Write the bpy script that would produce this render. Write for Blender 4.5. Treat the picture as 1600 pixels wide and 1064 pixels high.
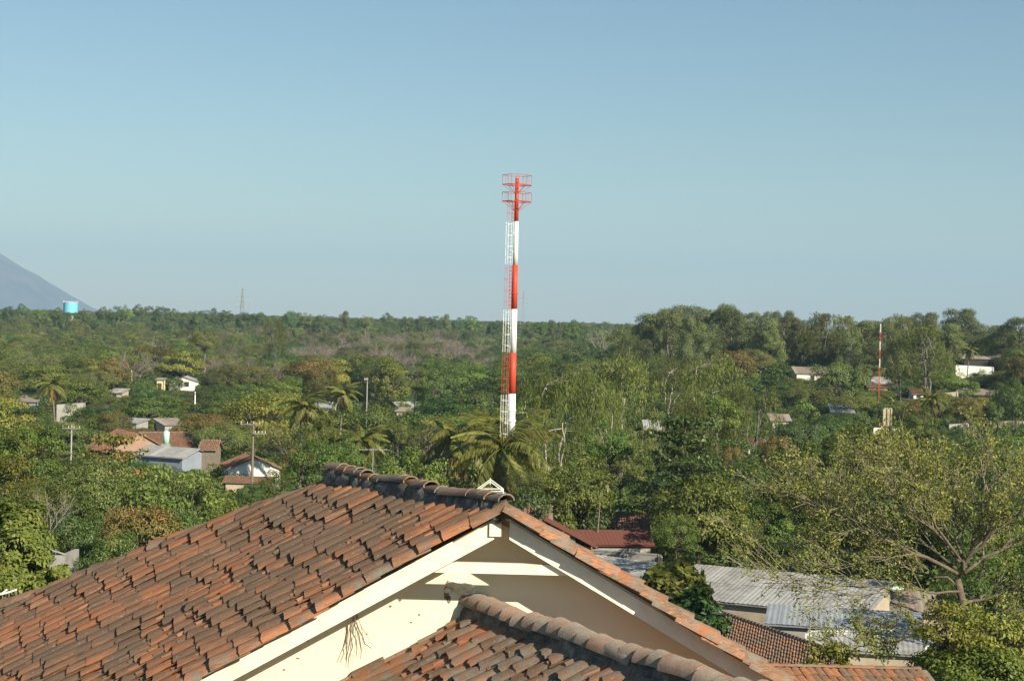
import bpy, bmesh, math, random
import numpy as np
from mathutils import Vector, Matrix
for _o in list(bpy.data.objects):
    bpy.data.objects.remove(_o)
scene = bpy.context.scene
C = scene.collection
rad = math.radians

# ---------------------------------------------------------------- camera
F = 2600.0                        # focal length in pixels of the 1600 px wide photograph
CAM = Vector((0, 0, 22))
cam_data = bpy.data.cameras.new('camera')
cam_data.sensor_width = 36
cam_data.lens = 36 * F / 1600
cam_data.clip_start = 0.1
cam_data.clip_end = 60000
cam = bpy.data.objects.new('camera', cam_data)
C.objects.link(cam)
cam_rot = Matrix.Rotation(rad(90) - math.atan(29 / F), 4, 'X') @ Matrix.Rotation(rad(1.4), 4, 'Z')
cam.matrix_world = Matrix.Translation(CAM) @ cam_rot
scene.camera = cam

# ---------------------------------------------------------------- sky, sun, exposure
TO_SUN = Vector((0.568, -0.648, 0.50)).normalized()
elev = math.asin(TO_SUN.z)
azim = math.atan2(TO_SUN.x, TO_SUN.y)
world = bpy.data.worlds.new('World')
scene.world = world
world.use_nodes = True
nt = world.node_tree
bg = nt.nodes['Background']
skyn = nt.nodes.new('ShaderNodeTexSky')
skyn.sky_type = 'NISHITA'
skyn.sun_disc = False
skyn.sun_elevation = elev
skyn.sun_rotation = azim
skyn.altitude = 100
skyn.air_density = 1.15
skyn.dust_density = 0.1
skyn.ozone_density = 0.6
hue = nt.nodes.new('ShaderNodeMix')
hue.data_type = 'RGBA'
hue.blend_type = 'MULTIPLY'
hue.inputs[0].default_value = 1
hue.inputs[7].default_value = (0.79, 0.96, 1.03, 1)
nt.links.new(skyn.outputs[0], hue.inputs[6])
nt.links.new(hue.outputs[2], bg.inputs[0])
bg.inputs[1].default_value = 0.05
sun_data = bpy.data.lights.new('sun', 'SUN')
sun_data.energy = 5.0
sun_data.angle = rad(0.53)
sun_data.color = (1.0, 0.90, 0.71)
sun = bpy.data.objects.new('sun', sun_data)
C.objects.link(sun)
sun.rotation_euler = (-TO_SUN).to_track_quat('-Z', 'Y').to_euler()
scene.view_settings.view_transform = 'Standard'
scene.view_settings.look = 'None'
scene.view_settings.exposure = 0.85
scene.view_settings.gamma = 1
scene.view_settings.use_curve_mapping = False
scene.render.engine = 'CYCLES'
cy = scene.cycles
cy.max_bounces = 5
cy.diffuse_bounces = 3
cy.glossy_bounces = 2
cy.transmission_bounces = 3
cy.volume_bounces = 0
cy.transparent_max_bounces = 4
cy.use_denoising = True
cy.denoiser = 'OPENIMAGEDENOISE'
cy.denoising_input_passes = 'RGB_ALBEDO_NORMAL'
cy.denoising_prefilter = 'ACCURATE'
cy.sample_clamp_indirect = 6

# ---------------------------------------------------------------- pixel <-> world
R3 = cam_rot.to_3x3()
R3i = R3.inverted()
def ray(px, py):
    return R3 @ Vector(((px - 800) / F, -(py - 532) / F, -1))
def P(px, py, D):
    """the point at forward distance D that the photograph shows at (px, py)"""
    r = ray(px, py)
    return CAM + r * (D / r.y)
def pix(p):
    v = R3i @ (Vector(p) - CAM)
    return 800 + F * v.x / -v.z, 532 - F * v.y / -v.z
def smooth(a, b, x):
    t = min(1.0, max(0.0, (x - a) / (b - a)))
    return t * t * (3 - 2 * t)
def ground_z(x, y):
    r = math.hypot(x, y)
    if y <= 0:
        return 10.0
    a = x / max(y, 1)
    z = 10 * (1 - smooth(25, 105, r))
    z += smooth(180, 460, r) * (3 + 8 * smooth(-0.02, 0.13, a))
    z += smooth(480, 1500, r) * (9 - 7 * smooth(-0.02, 0.13, a))
    return z

# ---------------------------------------------------------------- object helpers
def tag(o, label=None, cat=None, group=None, kind=None):
    if label: o['label'] = label
    if cat: o['category'] = cat
    if group: o['group'] = group
    if kind: o['kind'] = kind
    return o
def empty(name, loc=(0, 0, 0), label=None, cat=None, group=None, rz=0.0):
    o = bpy.data.objects.new(name, None)
    o.empty_display_size = 0.3
    C.objects.link(o)
    o.location = loc
    o.rotation_euler = (0, 0, rz)
    return tag(o, label, cat, group)
def link(name, mesh, parent=None, mw=None):
    """one object showing mesh; mw is its place in the world, whatever its parent's"""
    o = bpy.data.objects.new(name, mesh)
    C.objects.link(o)
    if parent is not None:
        o.parent = parent
    if mw is not None:
        if parent is not None:
            o.matrix_parent_inverse = PINV(parent)
        o.matrix_basis = mw
    return o
def PINV(p):
    m = Matrix.Identity(4)
    chain = []
    while p is not None:
        chain.append(p)
        p = p.parent
    for q in reversed(chain):
        m = m @ q.matrix_parent_inverse @ q.matrix_basis
    return m.inverted()
class MB:
    """collects shapes for ONE mesh"""
    def __init__(self):
        self.v, self.f, self.t, self.m = [], [], [], []
    def add(self, vs, fs, tint=0.0, mat=0):
        b = len(self.v)
        self.v += [tuple(p) for p in vs]
        self.f += [tuple(i + b for i in f) for f in fs]
        self.t += [tint] * len(fs)
        self.m += [mat] * len(fs)
    def box(self, c, s, rot=None, tint=0.0, mat=0):
        c = Vector(c)
        vs = []
        for z in (-.5, .5):
            for y in (-.5, .5):
                for x in (-.5, .5):
                    p = Vector((x * s[0], y * s[1], z * s[2]))
                    if rot is not None: p = rot @ p
                    vs.append(c + p)
        self.add(vs, [(0, 2, 3, 1), (4, 5, 7, 6), (0, 1, 5, 4), (2, 6, 7, 3), (0, 4, 6, 2), (1, 3, 7, 5)], tint, mat)
    def prism(self, poly, off, tint=0.0, mat=0):
        """a flat polygon given thickness by the vector off"""
        off = Vector(off)
        n = len(poly)
        a = [Vector(p) for p in poly]
        vs = a + [p + off for p in a]
        fs = [tuple(range(n))[::-1], tuple(range(n, 2 * n))]
        fs += [(i, (i + 1) % n, n + (i + 1) % n, n + i) for i in range(n)]
        self.add(vs, fs, tint, mat)
    def tube(self, pts, radii, k=6, tint=0.0, mat=0, cap=True):
        pts = [Vector(p) for p in pts]
        if not hasattr(radii, '__len__'): radii = [radii] * len(pts)
        vs, fs = [], []
        ref = None
        for i, p in enumerate(pts):
            d = (pts[min(i + 1, len(pts) - 1)] - pts[max(i - 1, 0)])
            if d.length < 1e-9: d = Vector((0, 0, 1))
            d.normalize()
            if ref is None:
                ref = d.orthogonal().normalized()
            x = ref - d * ref.dot(d)
            if x.length < 1e-6: x = d.orthogonal()
            x.normalize()
            ref = x
            y = d.cross(x)
            for j in range(k):
                a = 2 * math.pi * j / k
                vs.append(p + (x * math.cos(a) + y * math.sin(a)) * radii[i])
        for i in range(len(pts) - 1):
            for j in range(k):
                fs.append((i * k + j, i * k + (j + 1) % k, (i + 1) * k + (j + 1) % k, (i + 1) * k + j))
        if cap:
            fs.append(tuple(range(k))[::-1])
            fs.append(tuple((len(pts) - 1) * k + j for j in range(k)))
        self.add(vs, fs, tint, mat)
    def mesh(self, name, mats, smooth_=False):
        me = bpy.data.meshes.new(name)
        me.from_pydata(self.v, [], self.f)
        for m in (mats if isinstance(mats, (list, tuple)) else [mats]):
            me.materials.append(m)
        a = me.attributes.new('tint', 'FLOAT', 'FACE')
        a.data.foreach_set('value', self.t)
        if any(self.m):
            me.polygons.foreach_set('material_index', self.m)
        if smooth_:
            me.polygons.foreach_set('use_smooth', [True] * len(self.f))
        me.update()
        return me
    def build(self, name, mats, parent=None, smooth_=False, world=True):
        return link(name, self.mesh(name, mats, smooth_), parent, Matrix.Identity(4) if world else None)

# ---------------------------------------------------------------- materials
M = {}
def new_mat(name):
    m = bpy.data.materials.new(name)
    m.use_nodes = True
    n = m.node_tree
    for x in list(n.nodes): n.nodes.remove(x)
    out = n.nodes.new('ShaderNodeOutputMaterial')
    M[name] = m
    return m, n, out
def nd(n, t, **kw):
    x = n.nodes.new(t)
    for k, v in kw.items():
        if k.startswith('i_'): x.inputs[k[2:].replace('_', ' ')].default_value = v
        else: setattr(x, k, v)
    return x
def ramp(n, fac, stops):
    r = n.nodes.new('ShaderNodeValToRGB')
    e = r.color_ramp.elements
    while len(e) < len(stops): e.new(0.5)
    for i, (p, c) in enumerate(stops):
        e[i].position = p
        e[i].color = (*c, 1) if len(c) == 3 else c
    n.links.new(fac, r.inputs[0])
    return r.outputs[0]
def mixc(n, fac, a, b, mode='MIX'):
    m = n.nodes.new('ShaderNodeMix')
    m.data_type = 'RGBA'
    m.blend_type = mode
    for i, v in ((0, fac), (6, a), (7, b)):
        if hasattr(v, 'links') or hasattr(v, 'is_linked'): n.links.new(v, m.inputs[i])
        else: m.inputs[i].default_value = (*v, 1) if hasattr(v, '__len__') and len(v) == 3 else v
    return m.outputs[2]
def math_(n, op, a, b=0.0):
    m = n.nodes.new('ShaderNodeMath')
    m.operation = op
    for i, v in ((0, a), (1, b)):
        if hasattr(v, 'is_linked'): n.links.new(v, m.inputs[i])
        else: m.inputs[i].default_value = v
    return m.outputs[0]
def noise(n, vec, scale, detail=3, rough=0.55):
    x = nd(n, 'ShaderNodeTexNoise')
    x.inputs['Scale'].default_value = scale
    x.inputs['Detail'].default_value = detail
    x.inputs['Roughness'].default_value = rough
    if vec is not None: n.links.new(vec, x.inputs['Vector'])
    return x.outputs[0]
def rnd_value(n):
    """a random number per object plus the face attribute tint, wrapped to 0..1"""
    oi = nd(n, 'ShaderNodeObjectInfo')
    at = nd(n, 'ShaderNodeAttribute', attribute_name='tint')
    return math_(n, 'FRACT', math_(n, 'ADD', oi.outputs['Random'], at.outputs['Fac'])), oi, at
def pos(n):
    return nd(n, 'ShaderNodeNewGeometry').outputs['Position']
def finish(n, out, col, rough=0.8, spec=0.3, bump=None, metal=0.0, bstr=0.4, bdist=0.02):
    b = nd(n, 'ShaderNodeBsdfPrincipled')
    if hasattr(col, 'is_linked'): n.links.new(col, b.inputs['Base Color'])
    else: b.inputs['Base Color'].default_value = (*col, 1)
    if hasattr(rough, 'is_linked'): n.links.new(rough, b.inputs['Roughness'])
    else: b.inputs['Roughness'].default_value = rough
    b.inputs['Specular IOR Level'].default_value = spec
    b.inputs['Metallic'].default_value = metal
    if bump is not None:
        bm = nd(n, 'ShaderNodeBump')
        bm.inputs['Strength'].default_value = bstr
        bm.inputs['Distance'].default_value = bdist
        n.links.new(bump, bm.inputs['Height'])
        n.links.new(bm.outputs[0], b.inputs['Normal'])
    n.links.new(b.outputs[0], out.inputs[0])
    return b

def mat_tile(name, lichen=0.5, bright=1.0, grey=0.0, gk=1.0):
    m, n, out = new_mat(name)
    r, oi, at = rnd_value(n)
    p = pos(n)
    def s(c): return tuple(x * bright for x in c)
    base = ramp(n, r, [(0, s((.36, .135, .062))), (.22, s((.44, .185, .09))), (.42, s((.32, .135, .07))),
                       (.6, s((.40, .16, .072))), (.78, s((.275, .125, .07))), (1, s((.47, .23, .13)))])
    r2 = math_(n, 'FRACT', math_(n, 'MULTIPLY', r, 7.31))
    big = noise(n, p, .75, 3)
    mid = noise(n, p, 7, 4, .65)
    fine = noise(n, p, 45, 3, .7)
    sv = nd(n, 'ShaderNodeCombineXYZ')
    for i, (d, k) in enumerate((((-.142, .960, .249), 55.0), ((-.868, 0, -.497), 3.2), ((-.48, -.29, .83), 12.0))):
        dt = nd(n, 'ShaderNodeVectorMath', operation='DOT_PRODUCT')
        n.links.new(p, dt.inputs[0])
        dt.inputs[1].default_value = tuple(x * k for x in d)
        n.links.new(dt.outputs['Value'], sv.inputs[i])
    streak = noise(n, sv.outputs[0], 1.0, 3, .6)
    # burnt and weathered mottling
    base = mixc(n, math_(n, 'MULTIPLY', mid, .45), base, s((.22, .105, .06)))
    base = mixc(n, ramp(n, streak, [(.48, (0, 0, 0)), (.68, (.75, .75, .75))]), base, s((.15, .10, .065)))
    # dark lichen film, tile by tile and in large patches
    l = math_(n, 'ADD', math_(n, 'MULTIPLY', r2, .34), math_(n, 'MULTIPLY', big, 1.0))
    l = math_(n, 'ADD', l, math_(n, 'MULTIPLY', streak, .75))
    lm = ramp(n, math_(n, 'MULTIPLY', l, .5), [(.62 - .25 * lichen - .045, (0, 0, 0)), (.62 - .25 * lichen + .06, (1, 1, 1))])
    base = mixc(n, math_(n, 'MULTIPLY', lm, .76), base, mixc(n, fine, (.075, .063, .048), (.16, .135, .10)))
    # pale crust spots
    sp = ramp(n, noise(n, p, 26, 2, .5), [(.66, (0, 0, 0)), (.72, (1, 1, 1))])
    base = mixc(n, math_(n, 'MULTIPLY', sp, .5), base, (.42, .39, .33))
    if grey > 0:
        g = ramp(n, noise(n, p, 4.5, 4, .7), [(.5 - grey * .28, (0, 0, 0)), (.62, (1, 1, 1))])
        base = mixc(n, math_(n, 'MULTIPLY', g, .9), base, mixc(n, fine, (.10 * gk, .088 * gk, .07 * gk), (.30 * gk, .265 * gk, .22 * gk)))
    finish(n, out, base, .92, .08, math_(n, 'ADD', fine, mid), bstr=.35, bdist=.012)
    return m
mat_tile('tile', .60, 1.0)
mat_tile('tile_annex', .40, 1.0, .22)
mat_tile('tile_verge', .28, 1.1, .1)
mat_tile('tile_far', .42, .85)
mat_tile('tile_ridge', .5, .8, .7)
mat_tile('tile_ridge_pale', .3, .95, 1.25, 1.5)

def mat_mortar(name):
    m, n, out = new_mat(name)
    p = pos(n)
    a = noise(n, p, 5, 4, .7)
    b = noise(n, p, 30, 4, .7)
    c = ramp(n, a, [(.32, (.045, .045, .042)), (.5, (.15, .14, .125)), (.66, (.33, .31, .28))])
    c = mixc(n, math_(n, 'MULTIPLY', b, .5), c, (.12, .11, .10))
    finish(n, out, c, .95, .1, math_(n, 'ADD', a, b), bstr=.7, bdist=.03)
mat_mortar('mortar')

def mat_paint(name, col, dirt=.25, dirtcol=(.22, .18, .12), rough=.7, scale=1.2):
    m, n, out = new_mat(name)
    p = pos(n)
    a = noise(n, p, scale, 5, .65)
    b = noise(n, p, 22, 4, .7)
    f = math_(n, 'MULTIPLY', ramp(n, a, [(.42, (0, 0, 0)), (.75, (1, 1, 1))]), dirt)
    c = mixc(n, f, col, dirtcol)
    spot = ramp(n, b, [(.70, (0, 0, 0)), (.76, (1, 1, 1))])
    c = mixc(n, math_(n, 'MULTIPLY', spot, dirt), c, dirtcol)
    finish(n, out, c, rough, .3, b, bstr=.15, bdist=.01)
    return m
mat_paint('plaster_cream', (.80, .73, .56), .16, (.45, .36, .22))
mat_paint('board_cream', (.82, .76, .62), .35, (.42, .33, .22), scale=3)
mat_paint('plaster_white', (.78, .76, .68), .4, (.4, .36, .28))
mat_paint('plaster_grey', (.33, .32, .29), .6, (.14, .13, .11))
mat_paint('plaster_yellow', (.74, .66, .36), .3, (.4, .33, .2))
mat_paint('plaster_blue', (.24, .28, .33), .4, (.14, .15, .16))
mat_paint('plaster_tan', (.45, .38, .28), .5, (.2, .17, .13))
mat_paint('plaster_mint', (.45, .72, .60), .2, (.3, .4, .32))
mat_paint('brick_wall', (.34, .22, .15), .5, (.18, .13, .1))
mat_paint('white_paint', (.80, .80, .78), .28, (.4, .33, .25), .5)
mat_paint('red_paint', (.56, .066, .032), .35, (.35, .06, .03), .5)
mat_paint('tank_paint', (.16, .52, .70), .15, (.3, .45, .5), .5, .3)
mat_paint('concrete', (.36, .35, .32), .5, (.16, .15, .13))
mat_paint('old_wood', (.22, .18, .14), .5, (.10, .08, .06))
mat_paint('grey_steel', (.28, .29, .29), .3, (.15, .13, .11))
mat_paint('opening_shade', (.03, .028, .025), .2, (.05, .05, .05))  # near-black colour stands for the shade inside windows, doors and veranda
mat_paint('rust_tin', (.15, .055, .04), .55, (.14, .06, .045), .75, .8)
mat_paint('pole_wood', (.19, .16, .12), .5, (.16, .13, .10))

def mat_tin(name, ca, cb, cc):
    m, n, out = new_mat(name)
    r, oi, at = rnd_value(n)
    p = pos(n)
    st = nd(n, 'ShaderNodeMapping')
    st.inputs['Scale'].default_value = (1.2, 1.2, .25)
    n.links.new(p, st.inputs[0])
    a = noise(n, st.outputs[0], 1.3, 5, .7)
    c = mixc(n, ramp(n, a, [(.35, (0, 0, 0)), (.7, (1, 1, 1))]), ca, cb)
    c = mixc(n, math_(n, 'MULTIPLY', ramp(n, r, [(.45, (0, 0, 0)), (1, (1, 1, 1))]), .7), c, cc)
    finish(n, out, c, .6, .4, a, metal=0.0, bstr=.2)
mat_tin('tin_grey', (.36, .36, .345), (.21, .195, .175), (.44, .44, .43))
mat_tin('tin_blue', (.29, .315, .345), (.21, .22, .235), (.34, .365, .395))
mat_tin('tin_brown', (.30, .25, .20), (.19, .14, .11), (.36, .32, .27))

def mat_leaf(name, c0, c1, c2, transl=.3, spec=.25, hue=.03, rough=.5):
    """leaf colours from c0 to c2 by leaf; the plant's own random number shifts them"""
    m, n, out = new_mat(name)
    oi = nd(n, 'ShaderNodeObjectInfo')
    at = nd(n, 'ShaderNodeAttribute', attribute_name='tint')
    c = ramp(n, at.outputs['Fac'], [(0.0, c0), (.5, c1), (1, c2)])
    hs = nd(n, 'ShaderNodeHueSaturation')
    mr = nd(n, 'ShaderNodeMapRange')
    n.links.new(oi.outputs['Random'], mr.inputs[0])
    mr.inputs[3].default_value = .5 - hue
    mr.inputs[4].default_value = .5 + hue * .7
    n.links.new(mr.outputs[0], hs.inputs['Hue'])
    v = nd(n, 'ShaderNodeMapRange')
    n.links.new(math_(n, 'FRACT', math_(n, 'MULTIPLY', oi.outputs['Random'], 13.7)), v.inputs[0])
    v.inputs[3].default_value = .62
    v.inputs[4].default_value = 1.3
    n.links.new(v.outputs[0], hs.inputs['Value'])
    hs.inputs['Saturation'].default_value = .92
    n.links.new(c, hs.inputs['Color'])
    col = hs.outputs[0]
    b = nd(n, 'ShaderNodeBsdfPrincipled')
    n.links.new(col, b.inputs['Base Color'])
    b.inputs['Roughness'].default_value = rough
    b.inputs['Specular IOR Level'].default_value = spec
    t = nd(n, 'ShaderNodeBsdfTranslucent')
    tc = mixc(n, .5, col, (.20, .22, .02))
    n.links.new(tc, t.inputs[0])
    mx = nd(n, 'ShaderNodeMixShader')
    mx.inputs[0].default_value = transl
    n.links.new(b.outputs[0], mx.inputs[1])
    n.links.new(t.outputs[0], mx.inputs[2])
    n.links.new(mx.outputs[0], out.inputs[0])
    return m
mat_leaf('leaf_mango', (0.038, 0.076, 0.014), (0.076, 0.138, 0.021), (0.146, 0.214, 0.031), .2, .4)
mat_leaf('leaf_broad', (0.068, 0.117, 0.016), (0.129, 0.197, 0.026), (0.220, 0.295, 0.041))
mat_leaf('leaf_bright', (0.084, 0.129, 0.017), (0.156, 0.202, 0.028), (0.271, 0.287, 0.050), .35)
mat_leaf('leaf_olive', (0.085, 0.104, 0.024), (0.152, 0.178, 0.040), (0.238, 0.259, 0.064), .3, .2)
mat_leaf('leaf_willow', (0.090, 0.118, 0.024), (0.170, 0.214, 0.040), (0.264, 0.303, 0.070), .35, .2, .02)
mat_leaf('leaf_eucalypt', (0.084, 0.110, 0.031), (0.155, 0.193, 0.055), (0.245, 0.277, 0.091), .25, .3, .02)
mat_leaf('leaf_rusty', (0.068, 0.105, 0.016), (0.143, 0.153, 0.029), (0.285, 0.165, 0.050), .25, .2, .02)
mat_leaf('leaf_dry', (0.128, 0.094, 0.056), (0.214, 0.156, 0.098), (0.324, 0.242, 0.155), .2, .1, .02)
mat_leaf('leaf_sparse', (.18, .20, .025), (.31, .32, .045), (.42, .40, .075), .4, .2, .015)
mat_leaf('leaf_yellow', (0.121, 0.140, 0.016), (0.230, 0.239, 0.028), (0.365, 0.324, 0.050), .4, .2, .015)
mat_leaf('leaf_dark', (0.030, 0.066, 0.012), (0.060, 0.117, 0.016), (0.119, 0.188, 0.029), .2, .45)
mat_leaf('leaf_palm', (.12, .145, .02), (.24, .255, .04), (.38, .36, .09), .48, .3, .015, .45)
mat_leaf('leaf_palm_old', (0.195, 0.130, 0.033), (0.351, 0.240, 0.058), (0.429, 0.312, 0.104), .3, .3, .01)
def mat_bark(name, a, b):
    m, n, out = new_mat(name)
    x = noise(n, pos(n), 3.5, 5, .7)
    finish(n, out, ramp(n, x, [(.3, a), (.7, b)]), .9, .15, x, bstr=.5, bdist=.05)
mat_bark('bark_brown', (.06, .048, .036), (.17, .14, .11))
mat_bark('bark_pale', (.28, .25, .19), (.52, .48, .40))
mat_bark('bark_grey', (.10, .09, .078), (.24, .215, .185))
mat_bark('bark_ceiba', (.07, .056, .042), (.19, .155, .115))
mat_bark('bark_twig', (.14, .125, .085), (.26, .235, .15))
mat_bark('bark_dry', (.17, .15, .13), (.34, .31, .27))

m_, n_, out_ = new_mat('soil')
x_ = noise(n_, pos(n_), .05, 5, .6)
y_ = noise(n_, pos(n_), .9, 4, .7)
c_ = ramp(n_, x_, [(.35, (.05, .065, .022)), (.5, (.085, .08, .035)), (.65, (.16, .125, .08))])
finish(n_, out_, mixc(n_, math_(n_, 'MULTIPLY', y_, .6), c_, (.06, .055, .03)), .95, .1)
m_, n_, out_ = new_mat('volcano_rock')
x_ = noise(n_, pos(n_), .004, 6, .65)
finish(n_, out_, ramp(n_, x_, [(.35, (.045, .06, .035)), (.6, (.11, .10, .07))]), .95, .1)
# ================================================================ setting
def make_ground():
    xs = np.concatenate([[-9500, -6000, -3500, -2000, -1200], np.linspace(-800, 800, 81), [1200, 2000, 3500, 6000, 9500]])
    ys = np.concatenate([[-900, -400, -100, -40], np.linspace(0, 700, 71), np.geomspace(740, 13400, 28)])
    v = [(x, y, ground_z(x, y)) for y in ys for x in xs]
    nx = len(xs)
    f = [(j * nx + i, j * nx + i + 1, (j + 1) * nx + i + 1, (j + 1) * nx + i) for j in range(len(ys) - 1) for i in range(nx - 1)]
    b = MB()
    b.add(v, f)
    tag(b.build('ground', M['soil'], smooth_=True), kind='structure')
make_ground()

def make_volcano():
    D = 11500.0
    cx = (-60 - 800) / F * D
    k = D / F
    prof = [(0, 112), (10, 111), (30, 98), (60, 80), (94, 59), (113, 52), (131, 41), (160, 23), (202, 0), (270, -10), (330, -14)]
    rr = [p[0] * k for p in prof]
    hh = [p[1] * k for p in prof]
    rng = random.Random(5)
    ph = [rng.uniform(0, 6.28) for _ in range(6)]
    v, f = [], []
    na = 96
    nr = 40
    for i in range(nr + 1):
        r = rr[-1] * i / nr
        h = np.interp(r, rr, hh)
        for j in range(na):
            a = 2 * math.pi * j / na
            g = 0.05 * math.sin(9 * a + ph[0] + r * .004) + .04 * math.sin(17 * a + ph[1] - r * .006) + .03 * math.sin(31 * a + ph[2])
            v.append((cx + r * math.cos(a), D + r * math.sin(a), 22 + h + g * 220 * min(1, r / 150) * max(0, min(1, (rr[-1] - r) / 500)) * 1.0))
    for i in range(nr):
        for j in range(na):
            f.append((i * na + j, i * na + (j + 1) % na, (i + 1) * na + (j + 1) % na, (i + 1) * na + j))
    b = MB()
    b.add(v, f)
    tag(b.build('volcano_hill', M['volcano_rock'], smooth_=True), kind='structure')
make_volcano()

# ================================================================ clay tiles
def tile_mesh(name, mat, L=.43, w0=.078, w1=.102, h=.078, seed=0, segs=5, th=.014, arc=math.pi):
    """half barrel: local y runs down the slope, wide end at +y"""
    r = random.Random(seed)
    b = MB()
    vs = []
    chip = [r.uniform(-.012, .012) for _ in range(segs + 1)]
    wob = r.uniform(-.006, .006)
    for k, (y, w) in enumerate(((-L / 2, w0), (L / 2, w1))):
        hh = h * (.86 if k == 0 else 1.0)
        for inner in (0, 1):
            t = th * inner
            for i in range(segs + 1):
                a = math.pi / 2 - arc / 2 + arc * i / segs
                yy = y + (chip[i] if k else 0)
                vs.append((math.cos(a) * (w - t) + wob * k, yy, math.sin(a) * (hh - t)))
    n = segs + 1
    o0, i0, o1, i1 = 0, n, 2 * n, 3 * n
    fs = []
    for i in range(segs):
        fs.append((o0 + i, o0 + i + 1, o1 + i + 1, o1 + i))
        fs.append((i0 + i, i1 + i, i1 + i + 1, i0 + i + 1))
        fs.append((o1 + i, o1 + i + 1, i1 + i + 1, i1 + i))
        fs.append((o0 + i, i0 + i, i0 + i + 1, o0 + i + 1))
    fs.append((o0, o1, i1, i0))
    fs.append((o0 + segs, i0 + segs, i1 + segs, o1 + segs))
    # the outer skin keeps corners of its own, so that its shading does not run round the rim
    outer = [fs[i * 4] for i in range(segs)]
    other = [f for k, f in enumerate(fs) if not (k % 4 == 0 and k < segs * 4)]
    b.add(vs, other)
    b.add(vs, outer)
    used = sorted(set(i for f in b.f for i in f))
    remap = {o: i for i, o in enumerate(used)}
    b.v = [b.v[i] for i in used]
    b.f = [tuple(remap[i] for i in f) for f in b.f]
    me = b.mesh(name, mat, False)
    sm = [False] * len(other) + [True] * len(outer)
    me.polygons.foreach_set('use_smooth', sm)
    return me
def frame_matrix(p, ydir, n):
    y = Vector(ydir).normalized()
    z = Vector(n)
    z = (z - y * z.dot(y)).normalized()
    x = y.cross(z)
    m = Matrix((x, y, z)).transposed().to_4x4()
    m.translation = p
    return m
def join_copies(name, items, mat, parent, kind='stuff'):
    """many copies of small meshes (mesh, matrix, tint) as one part"""
    vs, fs, ts, sms = [], [], [], []
    cache = {}
    for me, mw, tint in items:
        if me.name not in cache:
            co = np.empty(len(me.vertices) * 3)
            me.vertices.foreach_get('co', co)
            cache[me.name] = (co.reshape(-1, 3), [tuple(p.vertices) for p in me.polygons], [p.use_smooth for p in me.polygons])
        co, pf, sf = cache[me.name]
        A = np.array(mw)
        b = len(vs)
        vs += (co @ A[:3, :3].T + A[:3, 3]).tolist()
        fs += [tuple(i + b for i in f) for f in pf]
        ts += [tint] * len(pf)
        sms += sf
    m = bpy.data.meshes.new(name)
    m.from_pydata(vs, [], fs)
    m.materials.append(mat)
    m.attributes.new('tint', 'FLOAT', 'FACE').data.foreach_set('value', ts)
    m.polygons.foreach_set('use_smooth', sms)
    m.update()
    o = link(name, m, parent, Matrix.Identity(4))
    if kind: o['kind'] = kind
    return o

TAN = math.tan(rad(29.8))
R0 = P(785, 799, 19.5)
# far end of the ridge at the same height
def at_height(px, py, z):
    r = ray(px, py)
    return CAM + r * ((z - CAM.z) / r.z)
R1 = at_height(520, 745, R0.z)
U = (R1 - R0)
RIDGE_L = U.length
U.normalize()
VL = Vector((-1, 0, -TAN)).normalized()
VR = Vector((1, 0, -TAN)).normalized()
NL = U.cross(VL).normalized()
if NL.z < 0: NL = -NL
NR = U.cross(VR).normalized()
if NR.z < 0: NR = -NR
GND = 10.0
house = empty('main_house', (R0.x, R0.y + 3, GND), 'long cream plastered house with old clay tile roof and gable towards the camera', 'house')

def sag(s, t):
    return .035 * math.sin(1.1 * t + .8) * math.sin(.8 * s + .4) + .02 * math.sin(2.3 * t + 1.5 * s) + .012 * math.sin(4.1 * s - 2.2 * t)
def roof_pt(O, V, N, s, t, lift=0.0):
    return O + V * s + U * t + N * (lift + sag(s, t))

# hip line at the far end of the left slope
rr_ = ray(60, 926)
s_t = None
den = rr_.dot(NL)
hp = CAM + rr_ * ((R0 - CAM).dot(NL) / den)
# hp = R0 + VL*s + U*t
A_ = np.array([[VL.x, U.x], [VL.y, U.y]])
s_h, t_h = np.linalg.solve(A_, np.array([hp.x - R0.x, hp.y - R0.y]))
HIPK = (t_h - RIDGE_L) / s_h
S_MAX = 9.0
rt = random.Random(11)
TILES = [tile_mesh('roof_tile_shape', M['tile'], seed=i, h=.046 + .006 * (i % 3), w0=.114, w1=.140 + .004 * (i % 2), arc=2.1, th=.017) for i in range(6)]
TILES_A = [tile_mesh('annex_tile_shape', M['tile_annex'], seed=20 + i, h=.042 + .006 * (i % 3), w0=.112, w1=.134, arc=2.15, th=.017) for i in range(6)]
TILES_V = [tile_mesh('verge_tile_shape', M['tile_verge'], seed=40 + i, h=.066, w0=.105, w1=.124, L=.45) for i in range(4)]
TILES_RC = [tile_mesh('ridge_tile_shape', M['tile_ridge'], seed=60 + i, L=.42, w0=.104, w1=.124, h=.088, segs=8, th=.018) for i in range(4)]
TILES_RP = [tile_mesh('annex_ridge_tile_shape', M['tile_ridge_pale'], seed=70 + i, L=.40, w0=.100, w1=.135, h=.115, segs=8, th=.02) for i in range(4)]
PAN = tile_mesh('pan_tile_shape', M['tile'], seed=80, w0=.10, w1=.085, h=.045, segs=3)

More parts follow.
